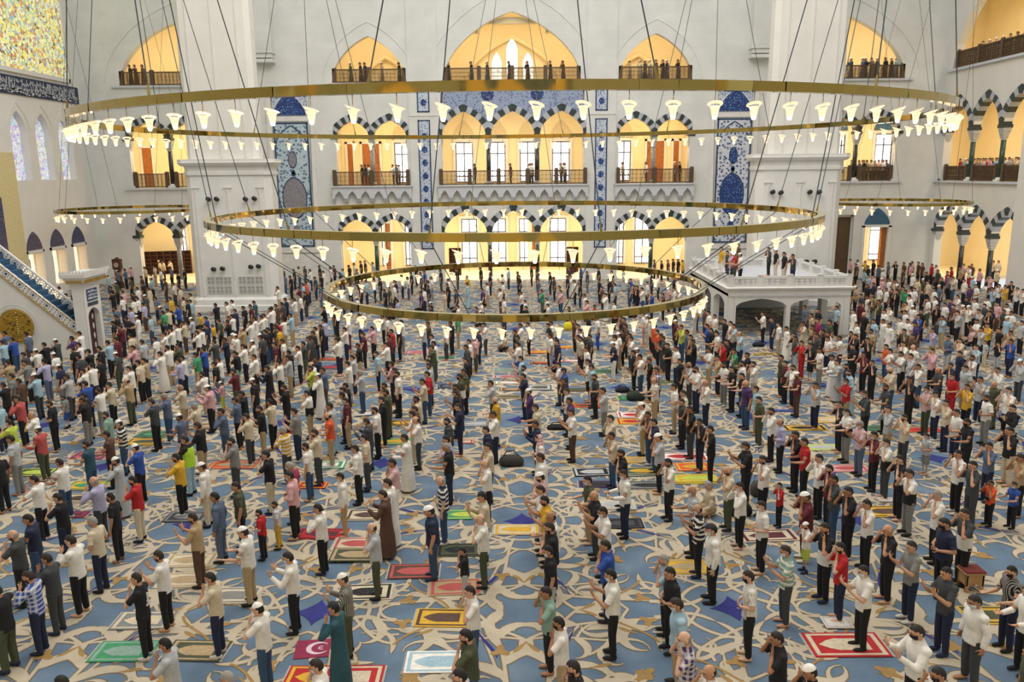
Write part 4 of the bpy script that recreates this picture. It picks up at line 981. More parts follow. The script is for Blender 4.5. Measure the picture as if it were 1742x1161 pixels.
P(0, 570, a, "150 25 E b d; 20 60 E s d; 435 165 E w k CL; 540 85 E k k; 690 40 E G G C; 820 25 E z h; 970 85 E w k; 1090 165 E k k N; 1220 130 D k k; 1325 60 E s k; 1430 20 D m k; 1425 205 D G v CW; 1640 120 E p k L; 660 210 F w s C; 285 205 F G G; 90 305 E h j; 310 300 E j k; 540 290 E q i L; 715 355 D n j C; 895 135 D k k; 965 230 D G k W; 1020 405 E w n; 1115 340 E w n; 1215 275 D k k; 820 475 E g G V; 1045 560 E b n; 1190 650 O w j; 1370 575 E c k KL; 1535 525 E h v AL; 1590 375 E w k L; 340 500 E s G C; 140 465 D j G; 150 560 D u k; 50 570 E k k; 215 740 E f k L; 605 800 F k k; 780 745 D j b HJ; 1040 750 E k j; 960 745 E k h; 1700 300 D c k")
P(220, 570, a, "150 50 D g k; 310 15 D w w G; 375 195 E w w R; 465 120 P w h; 600 95 E v k K; 130 300 E h k; 600 280 O q n L; 650 245 O w k; 815 210 F e h; 905 140 E b n; 1045 50 E G G; 1150 40 E n k X; 1275 0 O w k CL; 1515 55 E w G C; 1625 -5 D G k; 1400 105 E w k; 1300 190 E k a; 1540 230 E w k L; 1045 320 D k i; 1095 265 E w j; 1285 410 E m v; 905 445 E w h; 965 610 P p k CLW; 1115 570 P p l CJ; 1520 525 D k k C; 1700 370 P k k RK; 630 605 E c h A; 430 710 E i d Y; 270 780 E G k; 800 830 E c h Y; 1300 760 P i k; 1385 680 E k k")
P(440, 570, a, "190 80 D m u; 290 40 D w g; 370 180 E k k; 480 125 E w k; 550 75 E G v; 620 15 D G v; 325 270 E g h X; 245 300 E w k L; 700 265 E n G; 660 315 E w G A; 640 370 E l k; 625 440 F n n J; 730 465 E w w RC; 790 390 E i u; 970 20 E w n; 1155 240 P g n; 1095 315 O w g NM; 1225 95 P k h; 1250 425 E g d Y; 1450 190 D s k Z; 1570 80 E w k; 1640 320 P p k M; 1660 430 D k k; 1710 430 D w k; 1550 580 E h G; 1570 665 E v v; 1515 750 P k k; 310 605 P k k; 130 780 E c k; 595 675 E w h G; 1065 590 D k k; 1040 630 E c G; 1000 735 D s k L; 1070 760 D m h; 875 825 E g s")
P(660, 570, a, "560 70 D w d; 545 110 E v v K; 500 290 D s k; 505 340 D g k; 485 440 F r d; 425 530 P c d; 350 745 E c g; 965 110 F G n; 1000 45 D w k; 1065 0 D p v; 960 270 E k k; 940 410 D v k; 885 470 P v n BG; 835 600 D u k; 830 670 P k k M; 865 835 P n n; 1270 550 E g v L; 1325 755 O y c AN; 1600 75 P w b; 1640 250 P s n; 1675 365 P g n X; 1670 465 E n n")
P(880, 570, a, "140 655 E z n C; 225 845 O c G M; 480 90 S k b; 490 45 D n k; 410 -5 D w g; 510 330 P w G; 490 210 S r k; 575 400 P b u KM; 580 520 E k k; 610 650 F w G; 645 760 D z h; 850 135 D w k; 870 290 P w k H; 920 355 D s n K; 955 475 F G k; 1060 640 E g j; 1180 75 O n w CN; 1215 0 D w h; 1480 150 E w w RC; 1450 200 D k k; 1515 225 E w d; 1630 275 E k k; 790 15 D c G; 880 0 D G n N; 1405 5 E w d; 1540 825 E w h C")
P(1100, 570, a, "95 515 O c h AX; 205 5 P G G; 260 90 F k k; 365 125 F w n; 125 390 E z n X; 440 310 D k k; 525 325 E g G A; 610 380 P w n BW; 730 545 E w n A; 770 145 P w h; 575 45 E k k; 880 240 E h k; 955 325 O w j; 935 70 E r k; 1000 55 P k n; 1110 180 E e k; 1245 205 O k j B; 1190 310 F w v; 1315 320 E w c; 1055 375 O k k; 1180 460 O k d; 1230 550 D z d AW; 1355 620 D s h M; 1390 750 F v v N; 1665 235 D v k; 370 635 F w h; 450 665 F c k; 435 775 F G k; 540 865 E k G")
P(1320, 570, a, "155 335 D m k; 215 360 E w k L; 265 450 O m u C; 490 575 E g n; 320 60 E r r L; 430 90 E k k H; 545 150 O w j; 700 235 O w w R; 770 300 O g w R; 790 0 O w m; 630 0 F w n; 545 -10 D G G; 240 0 D G g; 910 420 F s s R; 870 340 D n n; 955 100 O k k W; 1085 195 E m k; 1190 300 E k k; 1130 20 E k k; 1035 0 E k k; 1365 105 F o d N; 1420 390 P c d A; 1485 190 P w d; 1590 210 P w k; 1665 215 E g G L; 870 525 P r h M; 1110 680 P G k M; 1360 600 O G k N; 1660 505 E k k; 795 805 E k k; 1580 70 E w k; 1700 110 D w k A")
P(1502, 570, a, "615 155 E p k L; 820 0 F i g L; 965 25 E c k; 955 190 D n n M; 1050 160 P w k J; 1160 110 E s n; 1110 240 E w n N; 840 335 E n n; 445 350 E w d L; 690 390 O G n A; 860 460 F r r M; 1025 365 D g h MW; 1045 595 E y k; 545 625 P p v MV; 660 685 E w n K; 790 790 E c n; 1220 510 E g n; 1370 560 D v v A; 1425 390 E w k L; 1290 730 F w j; 1560 635 E w k M; 1610 850 P k k LG; 1700 290 E g G CL; 1590 40 E b n W; 1415 80 E k g J; 1280 70 D g c J")
P(0, 440, a, "725 340 E w k; 875 305 E g k; 955 280 E w k; 940 390 D k k; 810 425 D w k; 950 470 E g k A; 1320 190 D s d C; 1440 140 O i k C; 1535 120 P i k; 1610 95 E p k C; 1600 230 D v k; 1425 280 D v k C; 1365 340 D k k; 1380 400 E k k; 1510 390 D p k; 1495 460 D w n N; 1640 410 D k k; 1690 345 D w k; 1650 480 D w k; 1605 600 D q k; 1415 590 D i k; 1430 690 D k k; 1555 710 D k n; 1390 760 D k h; 1485 815 E m k; 1690 695 O w w C; 55 890 E i k; 255 915 D w k; 330 895 D i G; 975 890 E w k V; 1600 920 D c k")
P(220, 440, a, "185 95 D c k; 300 75 D c h; 365 20 D c k C; 420 20 D c k; 495 15 E c k; 375 120 D w d; 260 175 D w n; 265 225 D s k C; 145 210 D u n; 160 285 D k k; 235 350 D c c RK; 430 240 D u G; 505 100 D i k; 590 165 D k u; 670 120 D k k C; 540 290 D w G; 605 325 D k k; 700 310 D c j; 750 425 D c h; 190 440 D G G C; 320 465 D i k X; 500 470 D y k; 660 470 D c G; 740 505 D s j; 590 560 E b k X; 465 610 O c k; 375 580 D i k C; 165 540 D q u; 370 655 O e k; 235 695 D s d; 45 480 D w k; 760 720 P g k CX; 660 765 E c u; 580 800 E w k; 510 845 E w k; 425 900 E w k; 715 500 D k k; 865 665 S y k Z; 940 710 S b k; 1075 545 O k k; 1155 540 D w k; 1240 515 P w k; 1300 615 D n n; 1405 580 D k k; 1490 560 D m n; 1535 515 D t i; 1635 690 E w d; 1260 685 E w G; 1210 750 E k h; 1100 740 D v k; 1025 810 D y k J; 940 800 D n v; 880 845 E w k N; 830 880 E w k N; 1540 710 E w w; 1490 760 E w w; 1390 840 E h k A; 1270 920 O w k C; 1610 920 D h k C; 1730 600 D w k; 1715 850 D k d; 445 780 D n n J")
P(440, 440, a, "290 110 D v k; 310 185 D i d; 385 205 D k k; 400 255 E w h; 430 125 D k k; 490 95 D c d; 545 85 D G G C; 630 125 E w k; 745 80 D k k; 795 145 D w w; 760 190 D k k; 880 100 D w k; 925 80 D m k; 1035 120 D s n; 1000 165 D k k; 1110 75 D k k; 1175 50 D w k; 1210 125 D i k; 1255 25 D k k; 1300 25 D k k; 1405 40 D g k; 560 290 D o k; 545 300 D s k; 605 250 D q n L; 690 220 D n n; 755 320 D i i; 495 345 E m k; 565 400 D k G; 505 440 D w n; 435 480 E w h; 325 480 D n k; 265 545 D G k; 210 555 D u u; 140 600 E w k; 55 680 E w d; 390 670 E s h; 290 725 E w h; 240 765 E r i; 205 840 D y k; 100 865 D k d; 160 835 D G G; 700 830 E c k; 755 810 D k k; 800 740 E q n; 660 895 D k d; 620 950 D G G; 800 580 E k G; 900 590 D k d; 960 600 D k k; 1050 600 D i n; 1060 840 E w n Z; 1095 725 E w m; 1240 675 E w n; 1285 900 O m k; 1400 830 E p k; 1510 700 E g k; 1580 700 D w k; 1640 860 E r k; 1605 930 D m k; 1125 360 D k k; 1250 300 D m k; 1210 470 S w w C; 1040 400 D w k; 1320 260 D s n; 1420 240 E s n; 1480 240 D k G; 1610 340 D v v; 1550 370 D k k; 1665 310 D w k C; 1690 265 D k h; 1705 505 S q k; 1640 560 S k k; 975 960 E w k")
P(660, 440, a, "75 265 D k k; 175 195 D w n; 230 220 D w d; 280 160 D n k; 340 80 D k k; 400 160 D G G; 440 150 D b k; 490 265 D g j; 530 220 D w j; 645 130 D k G; 745 240 D w k; 730 300 D k k; 690 390 D c c; 850 120 D k G; 835 375 D G n; 830 460 S r k; 840 490 S w k; 860 570 S w k; 980 205 E y k; 975 290 D s s R; 1140 100 D k k; 1220 290 D w h; 1195 430 S w k; 1160 370 D z k; 1255 180 D k k; 1410 190 P w n; 1415 280 D w k; 1380 365 P w u; 1425 475 D w u; 1150 525 S w k C; 1090 590 S u k; 1140 640 S w k C; 1405 570 S u k; 1445 590 S w k C; 1480 110 D s n; 1600 155 D k k; 1620 200 D k k; 1640 400 O w k; 1690 505 S w k; 1705 580 S k k; 440 360 D w n; 490 320 D n i; 400 400 D z k; 400 470 S w k; 525 530 S n k C; 525 575 S k k; 100 505 S q k; 50 540 S k k; 165 750 E w j; 430 810 E g n; 490 770 E u d; 120 820 D k k; 540 930 D w d; 700 830 D w G N; 770 765 D k k; 850 690 D e h; 1060 935 D p v; 1110 865 D n n; 1190 785 E w G; 1435 910 S c k; 1635 790 E w h; 1565 870 D k k; 1600 940 D i k; 1420 690 D n n")
P(880, 440, a, "170 85 D k k; 240 150 D u k; 260 250 D i b; 300 375 E e v; 360 480 S w k; 375 550 S w c; 400 160 D k k; 450 220 D G k; 520 330 D g k; 535 380 E p d; 615 200 D k k; 660 200 E w w R; 705 260 D w k; 770 300 D k n; 830 430 D w k; 860 510 E p n; 955 565 S r k; 640 590 S k k; 690 645 S k k; 1090 420 E w w R; 1010 250 D k k; 1045 340 D u k; 1130 250 D k k; 1205 300 D s n; 1165 140 D k G; 1190 520 D w k; 1225 600 S k k; 1440 540 S r k; 1400 240 D b k; 1380 290 D i d; 1440 320 E k k; 1480 330 E k k; 1540 350 E w d; 1655 410 E b k; 1600 280 D w k; 860 150 D G i; 780 90 D b k; 640 100 D G k; 1000 105 D k k; 1310 120 D g g R; 130 780 D w k; 380 790 D k k; 420 780 D w k; 700 740 D u k; 750 800 D w k; 775 860 D w d; 985 700 D w b; 870 690 D k d; 1280 700 E u k; 1320 720 D G k; 1340 800 D u k; 1570 670 D w p; 1600 690 O w c C; 1660 740 D c k; 1700 800 D o k; 780 950 D c k; 840 920 D G n N; 1200 940 D w k; 1265 925 D w h C; 1320 900 D k k; 1400 935 D w d; 380 910 D w k; 490 985 D n k")
P(1100, 440, a, "60 165 D G k C; 140 200 D w k; 200 420 E u k; 270 340 D p k; 340 350 D w k; 410 370 E w k; 340 220 D k k; 380 230 D w k; 640 545 E y k; 590 540 D w g; 715 610 D u n; 770 640 D w k; 840 680 O w G; 965 740 D k n; 750 800 P b n; 800 850 D k k; 870 890 O w k; 1040 765 D w k; 1085 800 E s k; 1150 890 E s n A; 430 810 E l d; 360 750 D m k C; 340 640 D k k; 500 870 D i k; 545 930 D h k; 200 940 D k G; 150 890 D o k; 100 800 D o k; 60 740 D w k; 1440 650 P w k; 1550 720 D n n; 1635 780 D w h; 1730 830 D w w R; 440 10 D y k; 400 0 D k k; 330 0 D k k; 250 10 D u k; 180 20 D k k; 110 10 D u k")
P(1320, 440, a, "340 770 E c c; 450 810 D h k; 530 730 D x k; 520 610 D k k; 440 670 D h k; 700 760 D k k; 660 750 D v k; 650 895 D w k; 240 910 E k G; 500 880 E G G; 590 870 D k k; 640 530 D s k; 270 530 D i G; 920 0 D p k; 1010 10 D w k; 990 55 D u k; 1105 25 E y k; 1140 80 D k k; 1205 15 D k k; 1270 75 D i k; 1320 120 D w k C; 1095 130 D s k; 1145 195 D s k; 1200 200 D p k; 860 200 D k u; 940 215 D u k; 915 340 D k G; 985 335 D h k C; 1050 430 D G k; 1310 235 D p k C; 1400 240 D w k; 1480 255 E c k; 1210 290 D n k; 1130 310 D k k; 1280 340 D w k C; 1370 360 D w k; 1440 370 D k k; 1495 375 E k k; 1540 325 D u k C; 1620 350 D e k; 1700 355 D w k; 1650 435 D w k; 1200 430 D l k; 1200 460 E v j; 1130 450 D w w; 1275 500 E v n; 1045 530 D m m; 960 620 D w w R; 1090 655 D k k A; 1215 740 D s n; 1000 775 D w k; 930 890 D k k; 1410 580 E w i; 1340 620 D w k; 1330 740 D w w R; 1400 790 D w w RN; 1610 530 E c k; 1690 570 D w w C; 1600 630 D w k; 1540 720 D w k; 1630 735 D w k; 1590 860 E v v; 1690 920 D u p; 1180 860 D h c; 1590 40 D u k; 1650 50 D k k; 1480 30 E k k; 1390 40 D i k; 1690 30 D p k")
P(1502, 440, a, "465 40 D u k; 530 55 D u k; 600 60 D r k; 660 75 D w k; 680 130 D G k; 800 150 D r k; 850 100 D r k; 820 200 D i k; 870 220 E c d Z; 1000 60 D p k; 1070 85 E w r; 1110 215 D s k C; 1010 250 D w k; 1330 200 E p k; 1430 20 D c k; 1370 20 E c k; 1415 130 D c k C; 1590 275 E k k; 1440 310 E w n; 1515 320 E y h; 1360 350 E s v; 1665 350 E w k; 1735 370 E w k; 1160 310 F w G; 1070 340 D z k; 700 320 D i n C; 635 360 D w k; 470 380 D k k; 380 370 D w k; 500 240 D v k C; 560 480 F w v; 650 460 D w k; 330 450 D w k; 950 450 E w k; 840 490 D z n; 680 560 E k G; 740 700 E s h; 1000 570 E w w C; 1060 570 E w k C; 930 640 E g k; 1260 550 D G k; 1190 620 E g k; 1330 640 E k k; 1420 530 D p u; 1490 620 D G k; 1590 640 D w k; 1535 550 D w k; 1570 490 D g k; 1540 705 D s w C; 1165 740 P w k; 1300 790 E y k; 1220 840 E g k; 1100 850 S p k; 1440 850 D k k; 1580 880 E h k; 440 680 E b k; 480 620 D k k; 410 780 D z k; 620 850 E q h; 1720 760 D g k; 300 380 D e k; 250 120 D u k; 370 180 D w k C; 1100 60 D u k; 1200 120 D p k; 960 100 D h k; 730 230 D k k; 560 270 D c k; 430 240 D c k; 1040 470 D k k; 1120 480 D w k; 1290 470 D w k; 1400 620 D n k; 880 560 D u k; 770 540 D w k; 540 160 D k k; 340 60 D p k")
# on the raised platform
P(1160, 400, 5.807, "390 110 D y w; 445 150 D G G; 495 160 E q n C; 515 65 E k k; 560 80 D u k; 565 180 O r v; 645 195 O w k C; 860 115 E G k; 930 135 D k c; 1040 170 D k c; 1110 185 E G n", 2.72)
# people on the galleries: only a pixel column is read, they stand at the balustrade
GAL = []
def Gp(x0, s, Y, zf, txt):
    for e in txt.split(';'):
        f = e.split(); p = ony(x0 + float(f[0]) / s, 280 if zf < 10 else 115, Y); GAL.append((p.x, Y + float(f[2]) if len(f) > 2 else Y, zf, f[1]))
Gp(740, 7.2583, 67.7, 7.93, "495 k; 935 u; 1165 w; 1205 w; 1555 h; 1610 w")
Gp(440, 7.2583, 67.7, 7.93, "1275 k; 1320 n; 1360 w; 1660 w; 1705 i; 1735 w")
Gp(870, 3.8705, 67.7, 7.93, "125 w; 330 k; 350 w; 735 h; 890 w; 1080 u; 1110 k")
Gp(430, 3.8705, 67.9, 16.02, "645 v; 710 k; 740 k; 850 h; 965 k; 1290 k; 1440 k; 1545 n; 1690 k")
Gp(870, 3.8705, 67.9, 16.02, "108 k; 258 k; 342 u; 780 c; 850 c; 880 G; 912 c; 955 k; 1000 k; 1025 n; 1100 k")
Gp(0, 3.8705, 67.9, 16.02, "855 k; 890 u; 940 u")
Gp(1302, 3.8705, 67.9, 16.02, "565 t; 640 i; 660 n; 735 v; 790 k; 700 u; 830 v; 862 s")
Gp(1422, 5.44, 67.9, 7.93, "150 u; 185 w; 262 k; 290 h; 330 c; 365 h; 400 p; 440 w; 470 i; 510 k; 540 c; 575 u; 275 u 1.2; 310 w 1.2; 350 k 1.2; 420 c 1.2; 490 u 1.2")
for i in range(26): GAL.append((XR + .9 + (i % 2) * .9, 55.6 + i * .4, 7.93, rng.choice(list('wcpukhgrs'))))
for i in range(16): GAL.append((XR + .9, 51 + i * .85, 16.6, rng.choice(list('kuGvw'))))

COLS = dict(w='e4e0d8', c='cbbda3', g='b0b2b4', j='7f7f7c', G='3c3f42', k='16161a', n='1d2540', b='2a4c9c', s='9bb9c8', i='55637a', q='aaa7c6', r='b01c22', f='b4504e', m='5a1c28', x='8f2c55', p='d3a2a6', o='d5562a', y='d0a32c', e='3f8f62', l='b6c64c', v='474c36', a='84a294', t='28505c', u='563d30', h='ad9672', d='324c6b', z='47305f')
NAME = dict(w='white', c='cream', g='light grey', j='grey', G='charcoal', k='black', n='navy', b='blue', s='light blue', i='slate blue', q='lavender', r='red', f='coral', m='maroon', x='magenta', p='pink', o='orange', y='mustard', e='green', l='lime', v='olive', a='sage', t='teal', u='brown', h='tan', d='denim', z='purple')

def cloth(name, pat=None):
    t = NT(name); oi = t.n('ShaderNodeObjectInfo'); nz = t.noise(9, 3)
    rp = t.ramp(nz.outputs[0], [(.3, (.86, .86, .86, 1)), (.7, (1.08, 1.08, 1.08, 1))])
    c = oi.outputs['Color']
    tc = t.n('ShaderNodeTexCoord'); sp = t.n('ShaderNodeSeparateXYZ'); t.l(tc.outputs['Object'], sp.inputs[0])
    def wave(out, f, lo, hi):
        mu = t.n('ShaderNodeMath', operation='MULTIPLY'); t.l(out, mu.inputs[0]); mu.inputs[1].default_value = f
        fr = t.n('ShaderNodeMath', operation='FRACT'); t.l(mu.outputs[0], fr.inputs[0])
        return t.ramp(fr.outputs[0], [(0, lo), (.55, hi)], 'CONSTANT').outputs[0]
    one = (1, 1, 1, 1); zero = (0, 0, 0, 1)
    if pat == 'h': c = t.mix(wave(sp.outputs[2], 9, zero, one), c, lin('dcd9d0'))
    if pat == 'v':
        ad = t.n('ShaderNodeMath', operation='ADD'); t.l(sp.outputs[0], ad.inputs[0]); t.l(sp.outputs[1], ad.inputs[1])
        c = t.mix(wave(ad.outputs[0], 24, zero, (.7, .7, .7, 1)), c, lin('b9b2ac'))
    if pat == 'x':
        c = t.mix(wave(sp.outputs[2], 11, zero, (.5, .5, .5, 1)), c, lin('e8e6e2')); c = t.mix(wave(sp.outputs[0], 11, zero, (.5, .5, .5, 1)), c, lin('e0dedc'))
    if pat == 'n':
        v = t.n('ShaderNodeTexVoronoi'); v.inputs['Scale'].default_value = 16; t.l(tc.outputs['Object'], v.inputs['Vector'])
        c = t.mix(t.ramp(v.outputs['Distance'], [(0, one), (.3, zero)]).outputs[0], c, lin('6a6a62'))
    t.l(t.mix(1.0, c, rp.outputs[0], 'MULTIPLY'), t.b.inputs['Base Color']); t.b.inputs['Roughness'].default_value = .85
    t.bump(nz.outputs[0], .35, .02); return t.m
M['cloth'] = cloth('woven_cloth'); M['cloth_h'] = cloth('striped_cloth', 'h'); M['cloth_v'] = cloth('pinstriped_cloth', 'v'); M['cloth_x'] = cloth('checked_cloth', 'x'); M['cloth_n'] = cloth('printed_cloth', 'n')
def objcol(name, rough):
    t = NT(name); oi = t.n('ShaderNodeObjectInfo'); nz = t.noise(14, 2); rp = t.ramp(nz.outputs[0], [(.3, (.92, .92, .92, 1)), (.7, (1.06, 1.06, 1.06, 1))])
    t.l(t.mix(1.0, oi.outputs['Color'], rp.outputs[0], 'MULTIPLY'), t.b.inputs['Base Color']); t.b.inputs['Roughness'].default_value = rough; return t.m
M['skin'] = objcol('skin', .6); M['hair'] = objcol('hair', .7); M['eye'] = plain('dark_eye', '1a1412', .4)

# ------------------------------------------------------------------ body shapes (facing -x, left side towards -y)
def remesh(mb, voxel, ratio, smooth=4, name='m'):
    me = mb.mesh(name); o = bpy.data.objects.new('tmp', me); COL.objects.link(o)
    r = o.modifiers.new('r', 'REMESH'); r.mode = 'VOXEL'; r.voxel_size = voxel
    s = o.modifiers.new('s', 'SMOOTH'); s.factor = .5; s.iterations = smooth
    d = o.modifiers.new('d', 'DECIMATE'); d.ratio = ratio
    dg = bpy.context.evaluated_depsgraph_get(); out = bpy.data.meshes.new_from_object(o.evaluated_get(dg))
    bpy.data.objects.remove(o); bpy.data.meshes.remove(me); out.name = name
    out.polygons.foreach_set('use_smooth', [True] * len(out.polygons)); return out
HT = Matrix.Translation((0, 0, 1.5)) @ Matrix.Rotation(R(-14), 4, 'Y') @ Matrix.Translation((0, 0, -1.5))   # head bowed forward
HC = Vector((-.025, 0, 1.625)); HR = (.1, .077, .122)
def hv(p): return HT @ Vector(p)
ARM = {  # elbow, wrist, hand direction, palm normal for the right (+y) side; y is mirrored for the left
    'E': ((-.2, .29, 1.2), (-.155, .165, 1.43), (.12, -.1, 1), (-1, -.3, .1)),
    'P': ((-.14, .25, 1.13), (-.36, .15, 1.3), (-.35, .05, .9), (.6, -.8, .2)),
    'O': ((-.11, .25, 1.12), (-.36, .2, 1.1), (-1, .05, .12), (0, -.3, 1)),
    'F': ((.02, .28, 1.13), (-.165, .1, 1.07), (-.25, -1, .02), (-1, .2, .1)),
    'D': ((.03, .25, 1.13), (-.03, .26, .87), (-.12, 0, -1), (.1, -1, 0)),
    'S': ((-.06, .26, 1.12), (-.27, .2, 1.0), (-1, 0, -.3), (0, 0, -1)),
}
def arm_pts(pose, s):
    e, w_, d, n = ARM[pose]; f = lambda v: Vector((v[0], s * v[1], v[2]))
    z = .06 if (pose == 'F' and s > 0) else 0
    return Vector((.0, s * .18, 1.4)), f(e), f(w_) + Vector((0, 0, z)), f(d).normalized(), f(n)
def hand(mb, w_, d, n, s):
    n = (n - d * n.dot(d)).normalized(); sd = d.cross(n).normalized()
    if s < 0: sd = -sd
    rot = Matrix((d, sd, n)).transposed()
    mb.ell(w_ + d * .05, (.058, .042, .018), rot, 10, 8)
    for i, (off, ln) in enumerate(((-.034, .062), (-.012, .078), (.012, .082), (.034, .072))):
        b = w_ + d * .085 + sd * off; dr = (d + sd * off * 7).normalized()
        mb.tube([b, b + dr * ln * .5, b + dr * ln + n * ln * .25], [.0095, .009, .0075], 6, rnd=True)
    b = w_ + d * .03 + sd * .036; mb.tube([b, b + (d * .5 + sd * .8 + n * .3).normalized() * .04, b + (d * .8 + sd * .5 + n * .5).normalized() * .075], [.012, .011, .009], 6, rnd=True)
SIT = -.80
def legs(mb, grow, pose, feet=False):
    for s in (-1, 1):
        if pose == 'S':
            mb.tube([(.0, s * .1, .16), (-.34, s * .3, .15), (-.3, s * .28, .11)], [.095 + grow, .07 + grow, .06 + grow], 10, rnd=True)
            mb.tube([(-.3, s * .28, .1), (-.12, -s * .02, .08), (-.08, -s * .1, .07)], [.06 + grow, .05 + grow, .045 + grow], 10, rnd=True)
            if feet: mb.ell((-.1, -s * .18, .05), (.05, .1, .035))
        else:
            mb.tube([(.005, s * .09, .9), (-.012, s * .1, .5), (.012, s * .112, .1)], [.088 + grow, .06 + grow, .04 + grow * 1.3], 10, rnd=True)
            if feet: mb.ell((-.055, s * .118, .034), (.128, .045, .034)); mb.ell((.03, s * .115, .05), (.05, .038, .05))
def torso(mb, g, zmin=.86, robe=False):
    rings = [(1.0, .118, .155), (1.1, .112, .148), (1.22, .118, .168), (1.33, .118, .185), (1.4, .1, .175), (1.45, .078, .12), (1.5, .055, .062)]
    if zmin < 1: rings = [(zmin, .128, .17)] + rings
    if robe: rings = [(.07, .19, .24), (.5, .17, .215)] + rings
    out = []
    for z, rx, ry in rings:
        k = .02 if z > 1.15 else 0
        out.append([(k * 0 - .012 * (z > 1.2) + (rx + g) * math.cos(a_), (ry + g) * math.sin(a_), z) for a_ in [i * math.pi / 9 for i in range(18)]])
    mb.rings(out)
def shift(mb, pose):
    if pose == 'S': mb.v = [(x, y, z + SIT) if z > .3 or True else (x, y, z) for x, y, z in mb.v]
def body(pose):
    mb = MB(); torso(mb, -.014, 1.0)
    mb.tube([(.0, 0, 1.42), (-.012, 0, 1.5), hv((-.005, 0, 1.58))], [.055, .05, .05], 10)
    rt = HT.to_3x3()
    mb.ell(hv(HC), HR, rt, 16, 12); mb.ell(hv(HC + Vector((-.035, 0, -.075))), (.062, .052, .05), rt, 12, 8)
    mb.tube([hv((-.118, 0, 1.645)), hv((-.142, 0, 1.612)), hv((-.125, 0, 1.6))], [.012, .016, .013], 7, rnd=True)
    mb.ell(hv((-.105, 0, 1.665)), (.025, .055, .014), rt, 10, 6); mb.ell(hv((-.118, 0, 1.573)), (.016, .027, .009), rt, 8, 6)
    for s in (-1, 1): mb.ell(hv((-.005, s * .08, 1.62)), (.022, .012, .034), rt, 8, 6)
    for s in (-1, 1):
        sh, el, wr, d, n = arm_pts(pose, s)
        mb.tube([sh, sh.lerp(el, .5), el], [.052, .047, .041], 9, rnd=True); mb.tube([el, el.lerp(wr, .4), wr], [.041, .04, .026], 9, rnd=True)
        mb.tube([wr - d * .005, wr + d * .03], [.026, .026], 8, rnd=True); hand(mb, wr, d, n, s)
    shift(mb, pose); legs(mb, -.02, pose, True)
    if pose != 'S': mb.ell((0, 0, .95), (.1, .14, .1))
    else: mb.ell((0, 0, .17), (.12, .16, .12))
    me = remesh(mb, .0085, .2, 3, 'person_body'); me.materials.append(M['skin']); me.materials.append(M['eye'])
    e = MB()
    for s in (-1, 1):
        e.ell(hv((-.112, s * .031, 1.64)), (.011, .013, .007), rt, 8, 5); e.ell(hv((-.119, s * .033, 1.668)), (.008, .024, .006), rt, 8, 5)
    e.ell(hv((-.13, 0, 1.573)), (.004, .022, .003), rt, 8, 5)
    shift(e, pose)
    bm = bmesh.new(); bm.from_mesh(me); off = len(bm.verts)
    vs_ = [bm.verts.new(p) for p in e.v]
    for f in e.f: q = bm.faces.new([vs_[i] for i in f]); q.material_index = 1; q.smooth = True
    bm.to_mesh(me); bm.free(); return me
def shirt(pose, kind):
    mb = MB(); torso(mb, .014, .84, kind == 'R')
    for s in (-1, 1):
        sh, el, wr, d, n = arm_pts(pose, s)
        mb.ell(sh + Vector((0, 0, -.005)), (.078, .072, .075))
        if kind == 'S': mb.tube([sh + Vector((0, -s * .04, .01)), sh.lerp(el, .35), sh.lerp(el, .78)], [.075, .07, .07], 10)
        else: mb.tube([sh + Vector((0, -s * .04, .01)), sh.lerp(el, .5), el], [.075, .067, .06], 10, rnd=True); mb.tube([el, el.lerp(wr, .5), wr - (wr - el) * .04], [.06, .054, .045], 10)
    shift(mb, pose)
    if pose == 'S' and kind == 'R': legs(mb, .02, pose)
    return remesh(mb, .014, .3, 4, 'shirt')
def trousers(pose, shorts=False):
    mb = MB()
    if pose == 'S': legs(mb, .014, pose); mb.ell((.02, 0, .16), (.16, .2, .15))
    else:
        mb.rings([[((rx) * math.cos(a_), ry * math.sin(a_), z) for a_ in [i * math.pi / 8 for i in range(16)]] for z, rx, ry in ((.78, .085, .15), (.86, .118, .168), (.95, .125, .166), (1.03, .118, .16))])
        if shorts:
            for s in (-1, 1): mb.tube([(.005, s * .09, .88), (-.01, s * .1, .47)], [.1, .095], 10)
        else: legs(mb, .016, pose)
    return remesh(mb, .015, .3, 4, 'trousers')
def headshell(k, keep, name, n=20, m=14, lift=(0, 0, 0)):
    mb = MB(); vs_, idx = [], {}
    for j in range(m + 1):
        for i in range(n):
            th, ph = math.pi * j / m, 2 * math.pi * i / n
            vs_.append(Vector((math.sin(th) * math.cos(ph), math.sin(th) * math.sin(ph), math.cos(th))))
    fs = []
    for j in range(m):
        for i in range(n):
            q = (j * n + i, (j + 1) * n + i, (j + 1) * n + (i + 1) % n, j * n + (i + 1) % n)
            c = sum((vs_[t] for t in q), Vector()) / 4
            if keep(c): fs.append(q)
    mb.add([hv(HC + Vector((v.x * HR[0] * k, v.y * HR[1] * k, v.z * HR[2] * k)) + Vector(lift)) for v in vs_], fs)
    me = mb.mesh(name, None, True); bm = bmesh.new(); bm.from_mesh(me); bmesh.ops.delete(bm, geom=[v for v in bm.verts if not v.link_faces], context='VERTS'); bm.to_mesh(me); bm.free(); return me
